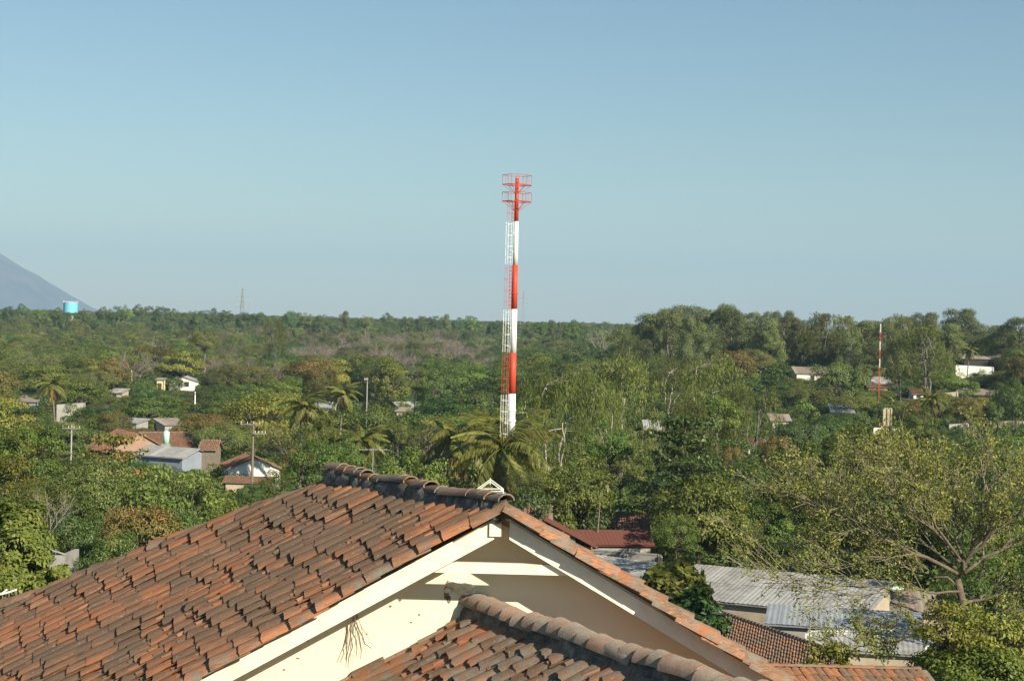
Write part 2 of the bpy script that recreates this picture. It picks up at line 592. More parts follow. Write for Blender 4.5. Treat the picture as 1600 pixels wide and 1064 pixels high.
def make_deck(O, V, N, s1, t_of_s, name, parent, mat, lift=-.02, nt_=14, ns=14):
    b = MB()
    vs = []
    for i in range(ns + 1):
        s = s1 * i / ns
        t0, t1 = t_of_s(s)
        for j in range(nt_ + 1):
            t = t0 + (t1 - t0) * j / nt_
            vs.append(roof_pt(O, V, N, s, t, lift))
    fs = [(i * (nt_ + 1) + j, i * (nt_ + 1) + j + 1, (i + 1) * (nt_ + 1) + j + 1, (i + 1) * (nt_ + 1) + j) for i in range(ns) for j in range(nt_)]
    b.add(vs, fs)
    return b.build(name, mat, parent)
roof = make_deck(R0, VL, NL, S_MAX, lambda s: (0.02, RIDGE_L + HIPK * s), 'roof', house, M['old_wood'])
roof_back = make_deck(R0, VR, NR, S_MAX, lambda s: (0.02, RIDGE_L + .3 * s), 'roof', house, M['old_wood'])

def lay(O, V, N, cols, rows, exp, protos, tfun, rng, tilt=rad(3.0), scale=1.0, s0=.16, slip=.02):
    """matrices of the cover tiles of one slope"""
    out = []
    for c in cols:
        offc = rng.uniform(-.075, .075)
        t_c = tfun(c)
        offc -= (STAG * t_c) % exp
        for r in range(rows):
            s = s0 + r * exp + offc + rng.uniform(-.022, .022)
            if rng.random() < slip: s += rng.uniform(.04, .12)
            t = t_c + rng.uniform(-.016, .016) + .02 * math.sin(r * .7 + c)
            p = roof_pt(O, V, N, s, t, .018)
            m = frame_matrix(p, V, N)
            m = m @ Matrix.Rotation(rng.gauss(0, rad(2.2)), 4, 'Z') @ Matrix.Rotation(rng.gauss(0, rad(2.2)), 4, 'Y') @ Matrix.Rotation(tilt + rng.gauss(0, rad(.7)), 4, 'X')
            k = scale * rng.uniform(.95, 1.06)
            m = m @ Matrix.Diagonal((k * rng.uniform(.95, 1.06), k, k, 1))
            out.append((s, t, protos[rng.randrange(len(protos))], m))
    return out
CSP = .25
STAG = .15
ncol = int((RIDGE_L + HIPK * S_MAX) / CSP) + 1
cov = lay(R0, VL, NL, range(1, ncol), 27, .345, TILES, lambda c: .03 + c * CSP, rt)
cov = [q for q in cov if q[0] > .12 and q[1] < RIDGE_L + HIPK * (q[0] - .15) - .05 and q[0] < S_MAX - .2]
def in_frame(p, mx=60):
    x, y = pix(p)
    return -mx < x < 1600 + mx and -mx < y < 1064 + mx
def part_tiles(items, limit, mat, roof_part, far_name, name='roof_tile'):
    vis = sorted((i for i in items if in_frame(i[3].translation, 25)), key=lambda q: (q[3].translation - CAM).length)
    keep = vis[:limit]
    kid = set(id(q) for q in keep)
    inv = PINV(roof_part)
    for q in keep:
        o = bpy.data.objects.new(name, q[2])
        C.objects.link(o)
        o.parent = roof_part
        o.matrix_parent_inverse = inv
        o.matrix_basis = q[3]
    rest = [(q[2], q[3], rt.random()) for q in items if id(q) not in kid]
    if rest: join_copies(far_name, rest, mat, roof_part)
    return len(keep), len(rest)
# verge tiles of both slopes and the hip caps belong to the tiles too
verge = lay(R0, VL, NL, [0], 25, .345, TILES_V, lambda c: .02, rt, rad(3.4), 1.08, .18, 0)
hipV = (VL + U * HIPK).normalized()
hip = []
for i in range(26):
    s = .75 + i * .36
    p = R0 + U * RIDGE_L + hipV * s + NL * (.012 + sag(s, RIDGE_L))
    m = frame_matrix(p, hipV, NL) @ Matrix.Rotation(rt.gauss(0, rad(2.5)), 4, 'Z') @ Matrix.Rotation(rad(3) + rt.gauss(0, rad(1.2)), 4, 'X') @ Matrix.Diagonal((rt.uniform(.9, 1.1), rt.uniform(.95, 1.08), .82, 1))
    hip.append((s, 0, TILES_V[i % 4], m))
vergeR = lay(R0, VR, NR, [0], 24, .345, TILES_V, lambda c: .0, rt, rad(4.5), 1.22, .2, 0)
vergeR = [(q[0], q[1], q[2], q[3] @ Matrix.Rotation(rad(34), 4, 'Y')) for q in vergeR]
part_tiles(cov, 300 - 24, M['tile'], roof, 'far_tiles')
part_tiles(verge, 20, M['tile_verge'], roof, 'far_verge_tiles', 'verge_tile')
part_tiles(hip, 30, M['tile_verge'], roof, 'far_hip_tiles', 'hip_tile')
part_tiles(vergeR, 24, M['tile_verge'], roof_back, 'far_verge_tiles', 'verge_tile')
STAG = 0
covR = lay(R0, VR, NR, range(1, int(RIDGE_L / CSP) - 1), 25, .345, TILES, lambda c: .05 + c * CSP, rt)
c1 = [q for q in covR if q[1] < .5]
part_tiles(c1, 50, M['tile'], roof_back, 'far_tiles')
join_copies('back_tiles', [(q[2], q[3], rt.random()) for q in covR if q[1] >= .5], M['tile'], roof_back)
pans = []
for c in range(ncol):
    for r in range(25):
        t = .03 + (c + .5) * CSP
        s = .3 + r * .345 + rt.uniform(-.05, .05) - (.15 * t) % .345
        if s > .1 and t < RIDGE_L + HIPK * s - .1:
            m = frame_matrix(roof_pt(R0, VL, NL, s, t, .060), VL, NL) @ Matrix.Rotation(math.pi, 4, 'Y') @ Matrix.Rotation(rad(-1.8), 4, 'X')
            pans.append((PAN, m, rt.random()))
join_copies('pan_tiles', pans, M['tile'], roof)

def ridge(O, direction, length, parent, exp, rng, k=1.0, lift=.10, lump=.02, start=0.0, protos=None, kc=1.0):
    protos = protos or TILES_RC
    """mortar bed with barrel caps laid along the crest"""
    d = direction.normalized()
    side = d.cross(Vector((0, 0, 1))).normalized()
    up = side.cross(d).normalized()
    if up.z < 0: up = -up
    b = MB()
    n = int(length / .09)
    vs, fs = [], []
    prof = [(-.16, -.10), (-.135, .02), (-.10, .085), (0, .12), (.10, .085), (.135, .02), (.16, -.10)]
    for i in range(n + 1):
        for (x, z) in prof:
            q = O + d * (start + i * length / n) + side * (x * k + rng.gauss(0, lump * .5)) + up * (z * k + lift - .10 + rng.gauss(0, lump * .5))
            q += Vector((0, 0, .025 * math.sin(i * .31) ))
            vs.append(q)
    w = len(prof)
    for i in range(n):
        for j in range(w - 1):
            fs.append((i * w + j, i * w + j + 1, (i + 1) * w + j + 1, (i + 1) * w + j))
    fs.append(tuple(range(w)))
    fs.append(tuple(n * w + j for j in range(w))[::-1])
    b.add(vs, fs)
    bed = b.build('ridge_mortar', M['mortar'], parent, True)
    inv = PINV(bed)
    i = 0
    s = start + .1
    while s < start + length - .05:
        q = O + d * s + up * (lift - .015 + rng.uniform(-.012, .012)) + side * rng.gauss(0, .012) + Vector((0, 0, .025 * math.sin((s - start) / (length / n) * .31)))
        m = frame_matrix(q, -d, up) @ Matrix.Rotation(rng.gauss(0, rad(3.5)), 4, 'Z') @ Matrix.Rotation(rad(4) + rng.gauss(0, rad(1.5)), 4, 'X') @ Matrix.Scale(k * kc * rng.uniform(.95, 1.07), 4)
        o = bpy.data.objects.new('ridge_tile', protos[rng.randrange(4)])
        C.objects.link(o)
        o.parent = bed
        o.matrix_parent_inverse = inv
        o.matrix_basis = m
        s += exp * rng.uniform(.93, 1.08)
    return bed
ridge(R0, U, RIDGE_L - .02, house, .245, rt, 1.0, .11, .016, .03)

# ---- gable wall, barge boards, tie beam
WALL_Y = R0.y + .70
zr = R0.z
def slope_z(x, drop=0.0):
    return zr - abs(x - R0.x) * TAN - drop
def gable_poly(y, half, drop, bottom):
    return [Vector((R0.x - half, y, bottom)), Vector((R0.x + half, y, bottom)), Vector((R0.x + half, y, slope_z(R0.x + half, drop))),
            Vector((R0.x, y, zr - drop)), Vector((R0.x - half, y, slope_z(R0.x - half, drop)))]
b = MB()
b.prism(gable_poly(WALL_Y, 7.4, .10, GND - 1), (0, .22, 0))
# mortar lumps and patches of broken plaster
rb = random.Random(3)
b.build('gable_wall', M['plaster_cream'], house)
b = MB()
for (px, py, r) in ((708, 912, .055), (716, 917, .06), (727, 918, .075), (722, 924, .05), (735, 926, .06), (700, 922, .035)):
    q = P(px, py, WALL_Y - .01)
    vs = []
    for i in range(5):
        for j in range(8):
            a = math.pi * i / 4
            c = 2 * math.pi * j / 8
            rr = r * rb.uniform(.8, 1.25)
            vs.append(q + Vector((rr * 1.5 * math.sin(a) * math.cos(c), -rr * .8 * math.cos(a), rr * math.sin(a) * math.sin(c))))
    b.add(vs, [(i * 8 + j, i * 8 + (j + 1) % 8, i * 8 + 8 + (j + 1) % 8, i * 8 + 8 + j) for i in range(4) for j in range(8)])
b.build('mortar_lump', M['plaster_cream'], house, True)
b = MB()
for (px, py, w, h) in ((707, 909, .05, .03), (697, 926, .035, .09), (701, 936, .03, .05), (610, 947, .02, .015), (655, 960, .016, .014), (642, 972, .018, .012),
                       (480, 1000, .02, .012), (465, 1028, .025, .012), (573, 990, .016, .012), (444, 1046, .02, .012), (625, 937, .02, .02)):
    q = P(px, py, WALL_Y - .004)
    b.add([q + Vector((w * rb.uniform(.7, 1.2) * math.cos(a), 0, h * rb.uniform(.7, 1.2) * math.sin(a))) for a in [i * .785 for i in range(8)]], [tuple(range(8))])
b.build('plaster_hole', M['old_wood'], house)
# side and far walls close the house
b = MB()
L8 = U * (RIDGE_L + 2)
for x0 in (-7.4, 7.4):
    a = Vector((R0.x + x0, WALL_Y + .22, GND - 1))
    top = slope_z(R0.x + x0, .12)
    b.prism([a, a + Vector((L8.x, L8.y, 0)), Vector((a.x + L8.x, a.y + L8.y, top)), Vector((a.x, a.y, top))], (.2 if x0 < 0 else -.2, 0, 0))
b.build('side_wall', M['plaster_cream'], house)
BY = R0.y + .095
def barge(sign, over0, L):
    b = MB()
    V = VL if sign < 0 else VR
    n = Vector((0, 0, 1)) - V * V.z
    n.normalize()
    o = Vector((R0.x + sign * .09, BY, zr - .075 - .09 * TAN))
    pts = [o, o + V * L, o + V * L - n * .185, o - n * .185]
    pts[3] = Vector((o.x, BY, (o - n * .185).z + (o - n * .185 - o).x * 0 - abs((o - n * .185).x - o.x) * TAN * (1 if True else 0)))
    b.prism(pts, (0, .035, 0))
    return b.build('barge_board', M['board_cream'], house)
barge(-1, 0, 8.6)
barge(1, 0, 8.6)
# soffit boards between wall and barge
b = MB()
for V in (VL, VR):
    n = (Vector((0, 0, 1)) - V * V.z).normalized()
    o = Vector((R0.x, BY + .04, zr - .085))
    b.prism([o, o + V * 8.6, o + V * 8.6 + Vector((0, .66, 0)), o + Vector((0, .66, 0))], n * .03)
b.build('soffit', M['board_cream'], house)
b = MB()
q0, q1 = P(765, 818, BY - .02), P(783, 838, BY - .02)
b.box(((q0.x + q1.x) / 2, BY + .28, (q0.z + q1.z) / 2), (q1.x - q0.x, .62, abs(q1.z - q0.z)))
b.build('ridge_beam', M['board_cream'], house)
b = MB()
ty = BY + .06
z1, z0 = P(760, 880, ty).z, P(760, 896, ty).z
xa = R0.x - (zr - .27 - z1) / TAN
xb = R0.x + (zr - .27 - z1) / TAN
b.prism([Vector((xa - .2, ty, z0)), Vector((xb + .2, ty, z0)), Vector((xb, ty, z1)), Vector((xa, ty, z1))], (0, .1, 0))
b.build('tie_beam', M['board_cream'], house)

# ================================================================ annex
CAP_H = .21
L0 = P(738, 929, WALL_Y - .02)
L1 = at_height(1154, 1057, L0.z)
DN = (L1 - L0).normalized()
L0.z -= CAP_H
ANX_LEN = 9.0
NAL, NAR = DN.cross(VL).normalized(), DN.cross(VR).normalized()
if NAL.z < 0: NAL = -NAL
if NAR.z < 0: NAR = -NAR
annex = empty('annex_house', (L0.x + 1.5, L0.y - 3, GND), 'lower tiled house built against the cream gable, its ridge capped with weathered grey tiles', 'house')
aroof = MB()
vs = []
def apt(s, t, lift=0.0, V=VL, N=NAL):
    return L0 + V * s + DN * t + N * (lift + sag(s + 3, t + 5))
for i in range(11):
    for j in range(19):
        vs.append(apt(.9 * i, .5 * j - .4, -.02))
aroof.add(vs, [(i * 19 + j, i * 19 + j + 1, (i + 1) * 19 + j + 1, (i + 1) * 19 + j) for i in range(10) for j in range(18)])
aroof = aroof.build('roof', M['old_wood'], annex)
acov = []
ra = random.Random(21)
for c in range(37):
    offc = ra.uniform(-.07, .07)
    for r in range(24):
        s = .12 + r * .335 + offc - (.15 * c * .235) % .335 + ra.uniform(-.035, .035)
        if ra.random() < .05: s += ra.uniform(.03, .10)
        t = .06 + c * .235 + ra.uniform(-.02, .02)
        # the slope starts at the wall plane: first columns are cut there
        p = apt(s, t, .018 + ra.uniform(-.006, .012))
        if p.y > WALL_Y - .08 or s < .08: continue
        m = frame_matrix(p, VL, NAL) @ Matrix.Rotation(ra.gauss(0, rad(4)), 4, 'Z') @ Matrix.Rotation(ra.gauss(0, rad(4.5)), 4, 'Y') @ Matrix.Rotation(rad(2.6) + ra.gauss(0, rad(1.2)), 4, 'X')
        m = m @ Matrix.Diagonal((ra.uniform(.92, 1.08), ra.uniform(.95, 1.05), ra.uniform(.9, 1.15), 1))
        acov.append((s, t, TILES_A[ra.randrange(6)], m))
part_tiles(acov, 290, M['tile_annex'], aroof, 'far_tiles')
pans = []
for c in range(37):
    for r in range(23):
        p = apt(.2 + r * .335 + ra.uniform(-.06, .06), .06 + (c + .5) * .235, .056)
        if p.y > WALL_Y - .1: continue
        pans.append((PAN, frame_matrix(p, VL, NAL) @ Matrix.Rotation(math.pi, 4, 'Y') @ Matrix.Rotation(rad(-3), 4, 'X'), ra.random()))
join_copies('pan_tiles', pans, M['tile_annex'], aroof)
b = MB()
vs = []
for i in range(9):
    for j in range(11):
        vs.append(L0 + VR * (.9 * i) + DN * (.9 * j) - NAR * .02)
b.add(vs, [(i * 11 + j, i * 11 + j + 1, (i + 1) * 11 + j + 1, (i + 1) * 11 + j) for i in range(8) for j in range(10)])
aback = b.build('roof', M['old_wood'], annex)
bt = []
for c in range(36):
    for r in range(20):
        bt.append((TILES_A[ra.randrange(6)], frame_matrix(L0 + VR * (.2 + r * .34) + DN * (.1 + c * .235) + NAR * .02, VR, NAR) @ Matrix.Rotation(rad(4), 4, 'X'), ra.random()))
bt = [q for q in bt if q[1].translation.y < WALL_Y - .1]
join_copies('back_tiles', bt, M['tile_annex'], aback)
ridge(L0, DN, ANX_LEN, annex, .262, ra, 1.1, .085, .03, .0, TILES_RP, 1.12)
b = MB()
c0 = L0 + DN * 9
for (x0, y0) in ((-4.2, .3),):
    z = L0.z - 4.2 * TAN - .2
    a = Vector((L0.x - 4.2, WALL_Y - .3, GND - 1))
    e = Vector((c0.x - 4.2, c0.y, GND - 1))
    b.prism([a, e, Vector((e.x, e.y, z)), Vector((a.x, a.y, z))], (.2, 0, 0))
    a2 = Vector((c0.x + 4.2, c0.y, GND - 1))
    b.prism([e, a2, Vector((a2.x, a2.y, z)), Vector((c0.x, c0.y, L0.z - .15)), Vector((e.x, e.y, z))], (.1, .2, 0))
b.build('wall', M['plaster_cream'], annex)

# dry stems hanging on the gable wall
b = MB()
rw = random.Random(8)
for (x0, y0, x1, y1) in ((556, 956, 532, 1032), (549, 972, 540, 1030), (551, 972, 545, 1028), (557, 960, 552, 1038), (559, 960, 573, 1024), (558, 962, 583, 1010), (556, 958, 563, 1022), (554, 962, 548, 1036)):
    pts = [P(x0 + (x1 - x0) * k / 5 + rw.uniform(-2, 2), y0 + (y1 - y0) * k / 5, WALL_Y - .03 - .05 * rw.random()) for k in range(6)]
    b.tube(pts, [.006, .006, .005, .005, .004, .003], 4)
tag(b.build('dry_vine', M['bark_dry']), 'thin dry brown vine stems hanging on the sunlit cream wall', 'vine')
# ================================================================ red and white mast
def make_mast():
    D = 144.0
    base = P(799.0, 662, D)
    x, y = base.x, D
    g = ground_z(x, y)
    def Z(py): return P(800, py, D).z
    t = empty('antenna_mast', (x, y, g), 'tall red and white banded steel mast with two railed platforms at its top', 'mast')
    rad_pts = [(Z(278), .17), (Z(346), .185), (Z(414), .24), (Z(551), .29), (Z(660), .335), (g, .37)]
    rad_pts.sort()
    def R(z): return float(np.interp(z, [p[0] for p in rad_pts], [p[1] for p in rad_pts]))
    bands = [(278, 346, 'red_paint'), (346, 414, 'white_paint'), (414, 483, 'red_paint'), (483, 551, 'white_paint'), (551, 615, 'red_paint'), (615, 684, 'white_paint'), (684, None, 'red_paint')]
    side = Vector((-.86, -.5, 0)).normalized()          # the ladder's side of the pole
    tang = Vector((-side.y, side.x, 0))
    for (a, bb, mt) in bands:
        z1 = Z(a)
        z0 = Z(bb) if bb else g
        b = MB()
        b.tube([(x, y, z0), (x, y, (z0 + z1) / 2), (x, y, z1)], [R(z0), R((z0 + z1) / 2), R(z1)], 20)
        seg = b.build('pole_section', M[mt], t, True)
        if a > 300:
            z1 = z1 - .04
        else:
            z1 = Z(315)
        c = Vector((x, y, 0)) + side * (.16 + R(z0))
        lb = MB()
        for s in (-1, 1):
            q = c + tang * (.19 * s)
            lb.tube([(q.x, q.y, z0), (q.x, q.y, z1)], .02, 5)
        k = int(z0 / .33) + 1
        while k * .33 < z1:
            q0, q1 = c - tang * .19, c + tang * .19
            lb.tube([(q0.x, q0.y, k * .33), (q1.x, q1.y, k * .33)], .018, 4)
            if k % 5 == 0:
                w = Vector((x, y, k * .33))
                lb.tube([w + side * R(z0) * .8, Vector((c.x, c.y, k * .33))], .03, 4)
            k += 1
        lb.build('ladder', M[mt], t)
        cb = MB()
        k = int(z0 / .95) + 1
        if z0 > g + 3 or True:
            hz = []
            while k * .95 < z1:
                hz.append(k * .95)
                k += 1
            cc = c + side * .26
            for z in hz:
                if z < g + 2.5: continue
                pts = []
                for i in range(13):
                    a_ = math.pi * (-.72 + 1.44 * i / 12)
                    q = cc + side * (.31 * math.cos(a_)) + tang * (.31 * math.sin(a_))
                    pts.append((q.x, q.y, z))
                cb.tube(pts, .02 if mt == 'white_paint' else .013, 4)
            for a_ in (-1.7, -.85, 0, .85, 1.7):
                q = cc + side * (.31 * math.cos(a_)) + tang * (.31 * math.sin(a_))
                if z1 - max(z0, g + 2.5) > .5:
                    cb.tube([(q.x, q.y, max(z0, g + 2.5) + .05), (q.x, q.y, z1 - .05)], .014 if mt == 'white_paint' else .009, 4)
        cb.build('ladder_cage', M[mt], t)
    for py in (458, 641, 657):
        b = MB()
        z = Z(py)
        b.tube([(x, y, z - .07), (x, y, z + .07)], R(z) + .05, 20)
        b.build('flange', M['red_paint' if py == 458 else 'white_paint'], t)
    # two railed working platforms
    for (pf, pr, ps) in ((289, 274, 303), (315, 301, 330)):
        zf, zt, zs = Z(pf), Z(pr), Z(ps)
        pl = empty('platform', (x, y, zf))
        pl.parent = t
        pl.matrix_parent_inverse = PINV(t)
        ring = [Vector((x + 1.27 * math.cos(a), y + 1.27 * math.sin(a), 0)) for a in [math.pi / 6 * 0 + math.pi / 3 * i + .12 for i in range(6)]]
        b = MB()
        for i in range(6):
            p, q = ring[i], ring[(i + 1) % 6]
            for z, r in ((zf, .032),):
                b.tube([(p.x, p.y, z), (q.x, q.y, z)], r, 5)
            ip = Vector((x, y, 0)).lerp(p, .3)
            b.tube([(ip.x, ip.y, zf), (p.x, p.y, zf)], .018, 4)
            ip2, iq2 = Vector((x, y, 0)).lerp(p, .6), Vector((x, y, 0)).lerp(q, .6)
            b.tube([(ip2.x, ip2.y, zf), (iq2.x, iq2.y, zf)], .012, 4)
        b.build('floor_frame', M['red_paint'], pl)
        b = MB()
        for i in range(6):
            p, q = ring[i], ring[(i + 1) % 6]
            b.tube([(p.x, p.y, zt), (q.x, q.y, zt)], .021, 5)
            b.tube([(p.x, p.y, zf), (p.x, p.y, zt)], .02, 5)
            m = (p + q) / 2
            b.tube([(m.x, m.y, zf), (m.x, m.y, zt)], .013, 4)
        b.build('railing', M['red_paint'], pl)
        b = MB()
        for i in range(6):
            p = ring[i]
            ip = Vector((x, y, 0)).lerp(p, .13)
            b.tube([(ip.x, ip.y, zs), (p.x, p.y, zf)], .02, 5)
        b.build('brace', M['red_paint'], pl)
    b = MB()
    b.tube([(x, y, Z(278)), (x, y, Z(270))], .02, 5)
    b.build('lightning_rod', M['grey_steel'], t)
make_mast()

# ================================================================ far landmarks
def water_tank():
    D = 900.0
    a, bt = P(110.5, 473, D), P(110.5, 489, D)
    r = 11.0 / F * D
    g = ground_z(a.x, D)
    t = empty('water_tank', (a.x, D, g), 'pale blue round water tank rising above the far treeline below the volcano', 'tank')
    b = MB()
    n = 28
    vs = []
    for z in (bt.z, a.z):
        vs += [(a.x + r * math.cos(2 * math.pi * i / n), D + r * math.sin(2 * math.pi * i / n), z) for i in range(n)]
    b.add(vs, [(i, (i + 1) % n, n + (i + 1) % n, n + i) for i in range(n)])
    b.build('tank_shell', M['tank_paint'], t, True)
    b = MB()
    vs = [(a.x + (r + .12) * math.cos(2 * math.pi * i / n), D + (r + .12) * math.sin(2 * math.pi * i / n), a.z + .004) for i in range(n)] + [(a.x, D, a.z + .5)]
    b.add(vs, [(i, (i + 1) % n, n) for i in range(n)])
    b.build('tank_roof', M['white_paint'], t)
    b = MB()
    b.tube([(a.x, D, g - .5), (a.x, D, bt.z - .003)], r * .45, 16)
    b.build('tank_base', M['concrete'], t)
    b = MB()
    for k in range(16):
        q = 2 * math.pi * k / 16
        p = Vector((a.x + (r + .05) * math.cos(q), D + (r + .05) * math.sin(q), a.z))
        b.tube([p, p + Vector((0, 0, 1))], .06, 4)
    b.build('guard_rail', M['white_paint'], t)
water_tank()

def pylon(px, ytop, D, W, label, arms):
    top = P(px, ytop, D)
    g = ground_z(top.x, D)
    t = empty('power_pylon', (top.x, D, g), label, 'pylon', 'steel lattice power pylons far behind the trees')
    H = top.z - g
    b = MB()
    def half(u): return W * (1 - u) ** 1.3 + .25
    lv = [0, .18, .34, .48, .6, .7, .79, .87, .94, 1]
    cs = [(-1, -1), (1, -1), (1, 1), (-1, 1)]
    def pt(k, u): return Vector((top.x + cs[k][0] * half(u), D + cs[k][1] * half(u), g + H * u))
    for a_, b_ in zip(lv, lv[1:]):
        for k in range(4):
            b.tube([pt(k, a_), pt(k, b_)], .085, 4)
            b.tube([pt(k, a_), pt((k + 1) % 4, b_)], .05, 3)
            b.tube([pt((k + 1) % 4, a_), pt(k, b_)], .05, 3)
            b.tube([pt(k, b_), pt((k + 1) % 4, b_)], .05, 3)
    b.build('lattice_tower', M['grey_steel'], t)
    for u, w in arms:
        c = MB()
        z = g + H * u
        for s in (-1, 1):
            c.tube([(top.x, D, z), (top.x + s * w, D + s * .3, z)], .12, 4)
            c.tube([(top.x, D, z + .9), (top.x + s * w, D + s * .3, z)], .09, 4)
            c.tube([(top.x + s * w, D, z), (top.x + s * w, D, z - 1.1)], .09, 4)
        c.build('cross_arm', M['grey_steel'], t)
pylon(379, 450, 900, 2.6, 'grey lattice power pylon above the far treeline left of the mast', ((.66, 3.4), (.74, 4.4), (.84, 3.2)))
pylon(818, 456, 1150, 2.4, 'faint grey lattice power pylon just right of the red and white mast', ((.76, 3.0), (.85, 3.4)))

def thin_mast(px, ytop, D, ybot, label):
    top, bt = P(px, ytop, D), P(px, ybot, D)
    g = ground_z(top.x, D)
    t = empty('radio_mast', (top.x, D, g), label, 'mast')
    n = 6
    for i in range(n):
        z0, z1 = bt.z + (top.z - bt.z) * i / n, bt.z + (top.z - bt.z) * (i + 1) / n
        if i == 0: z0 = g
        b = MB()
        for k in range(3):
            a, c = 2.1 * k, 2.1 * (k + 1)
            b.tube([(top.x + .10 * math.cos(a), D + .10 * math.sin(a), z0), (top.x + .10 * math.cos(a), D + .10 * math.sin(a), z1)], .035, 4)
            m = max(2, int((z1 - z0) / .8))
            for j in range(m):
                zz0, zz1 = z0 + (z1 - z0) * j / m, z0 + (z1 - z0) * (j + 1) / m
                b.tube([(top.x + .10 * math.cos(a), D + .10 * math.sin(a), zz0), (top.x + .10 * math.cos(c), D + .10 * math.sin(c), zz1)], .02, 3)
        b.build('mast_section', M['red_paint' if i % 2 == 0 else 'white_paint'], t)
thin_mast(1376, 506, 330, 588, 'slender red and white lattice mast rising behind the grey house on the right')

def utility_pole(px, ytop, D, label, arms, r=.14, mat='pole_wood', lamp=False):
    top = P(px, ytop, D)
    g = ground_z(top.x, D)
    t = empty('utility_pole', (top.x, D, g), label, 'utility pole', 'utility poles among the houses')
    b = MB()
    b.tube([(top.x, D, g), (top.x, D, top.z)], [r * 1.3, r * .8], 8)
    b.build('pole', M[mat], t)
    for (dz, x0, x1, sk) in arms:
        c = MB()
        z = top.z - dz
        c.box((top.x + (x0 + x1) / 2, D - .16, z), (x1 - x0, .12, .14), Matrix.Rotation(sk, 3, 'Z'))
        n = 4
        arm = c.build('cross_arm', M['pole_wood'], t)
        for i in range(n):
            q = x0 + .15 + (x1 - x0 - .3) * i / (n - 1)
            c = MB()
            c.tube([(top.x + q, D - .16 + q * sk, z + .07), (top.x + q, D - .16 + q * sk, z + .3)], [.03, .04], 6)
            c.build('insulator', M['white_paint'], arm)
        if x1 - x0 > 1.5:
            c = MB()
            for s in (x0 * .55, x1 * .55):
                c.tube([(top.x, D - .14, z - .75), (top.x + s, D - .12, z - .05)], .03, 4)
            c.build('brace', M['pole_wood'], t)
utility_pole(396, 658, 190, 'weathered wooden utility pole with two cross arms before the white gabled house', ((.35, -1.5, .9, .1), (1.4, .1, 1.5, .3)))
utility_pole(112, 664, 205, 'pale utility pole with one short cross arm left of the brown tile roofs', ((.4, -1.1, 1.1, .3),), .10, 'concrete')
utility_pole(305, 612, 330, 'short white post standing in the shade below the yellow house', ((.3, -.2, .2, 0),), .13, 'white_paint')
utility_pole(206, 579, 400, 'thin grey post with white cap left of the yellow house', ((.3, -.25, .25, 0),), .15, 'concrete')
utility_pole(574, 590, 280, 'thin grey street pole above the patchwork of rusty roofs', ((.4, -.6, .2, 0),), .1, 'concrete')
utility_pole(1191, 552, 400, 'thin grey pole between dark trees left of the round mango', ((.4, -.3, .3, 0),), .13, 'concrete')

def tv_antenna(px, ytop, D, label):
    top = P(px, ytop, D)
    g = ground_z(top.x, D)
    t = empty('television_antenna', (top.x, D, g), label, 'antenna')
    b = MB()
    b.tube([(top.x, D, g), (top.x, D, top.z)], .035, 5)
    b.build('antenna_mast', M['grey_steel'], t)
    b = MB()
    for z in (top.z - .15,):
        b.tube([(top.x - 1.0, D - .3, z), (top.x + 1.0, D + .3, z)], .028, 4)
        for k in range(7):
            u = -1 + k / 3
            w = .45 + .08 * k
            b.tube([(top.x + u + w * .3, D + u * .3 - w, z), (top.x + u - w * .3, D + u * .3 + w, z)], .02, 3)
    b.build('antenna_boom', M['grey_steel'], t)
tv_antenna(583, 699, 118, 'grey television antenna on a thin pole behind the tiled ridge')
tv_antenna(1266, 950, 92, 'thin pale television antenna pole in front of the bluish tin roof')

# small white truss peak behind the ridge
def truss():
    D = 118.0
    l, r_, ap = P(745, 767, D), P(786, 767, D), P(766, 752, D)
    g = ground_z(ap.x, D)
    t = empty('garden_house', (ap.x, D, g), 'small tall house with open white gable frame, peeping over the tiled ridge below the palms', 'house')
    b = MB()
    for y in (D, D + 1.6):
        for p, q in ((l, ap), (ap, r_), (l, r_)):
            b.tube([(p.x, y, p.z), (q.x, y, q.z)], .045, 4)
    b.tube([(ap.x, D, ap.z - .25), (ap.x, D, ap.z + .25)], .035, 4)
    b.build('gable_frame', M['plaster_white'], t)
    b = MB()
    zt = l.z - .35
    b.box(((l.x + r_.x) / 2, D + 1.6, (zt + g - .5) / 2), (r_.x - l.x + .4, 3.2, zt - g + .5))
    b.build('wall', M['plaster_grey'], t)
    b = MB()
    for p in (l, r_):
        for y in (D, D + 1.6):
            b.tube([(p.x, y, zt), (p.x, y, p.z)], .05, 5)
    b.build('post', M['plaster_white'], t)
    b = MB()
    b.box((ap.x, D - .02, g + 3.6), (.9, .06, 1.1))
    b.build('window', M['opening_shade'], t)
truss()

def white_frame():
    D = 36.0
    g = ground_z(-11, D)
    a, b_, c_ = P(-12, 931, D), P(11, 923, D), P(26, 921, D)
    t = empty('pipe_frame', (a.x, D, g), 'white bent pipe frame beside the bright leafy tree at the left edge', 'pipe frame')
    b = MB()
    b.tube([a, (a + b_) / 2 + Vector((0, 0, -.02)), b_ + Vector((0, 0, -.04)), c_], .022, 6)
    b.tube([P(3, 927, D), P(11, 920.5, D)], .02, 5)
    b.build('top_rail', M['white_paint'], t)
    b = MB()
    for px in (4, 14, 26):
        q = P(px, 925 if px > 10 else 927, D)
        b.tube([q, (q.x, q.y, g)], .012, 5)
    b.build('post', M['old_wood'], t)
white_frame()
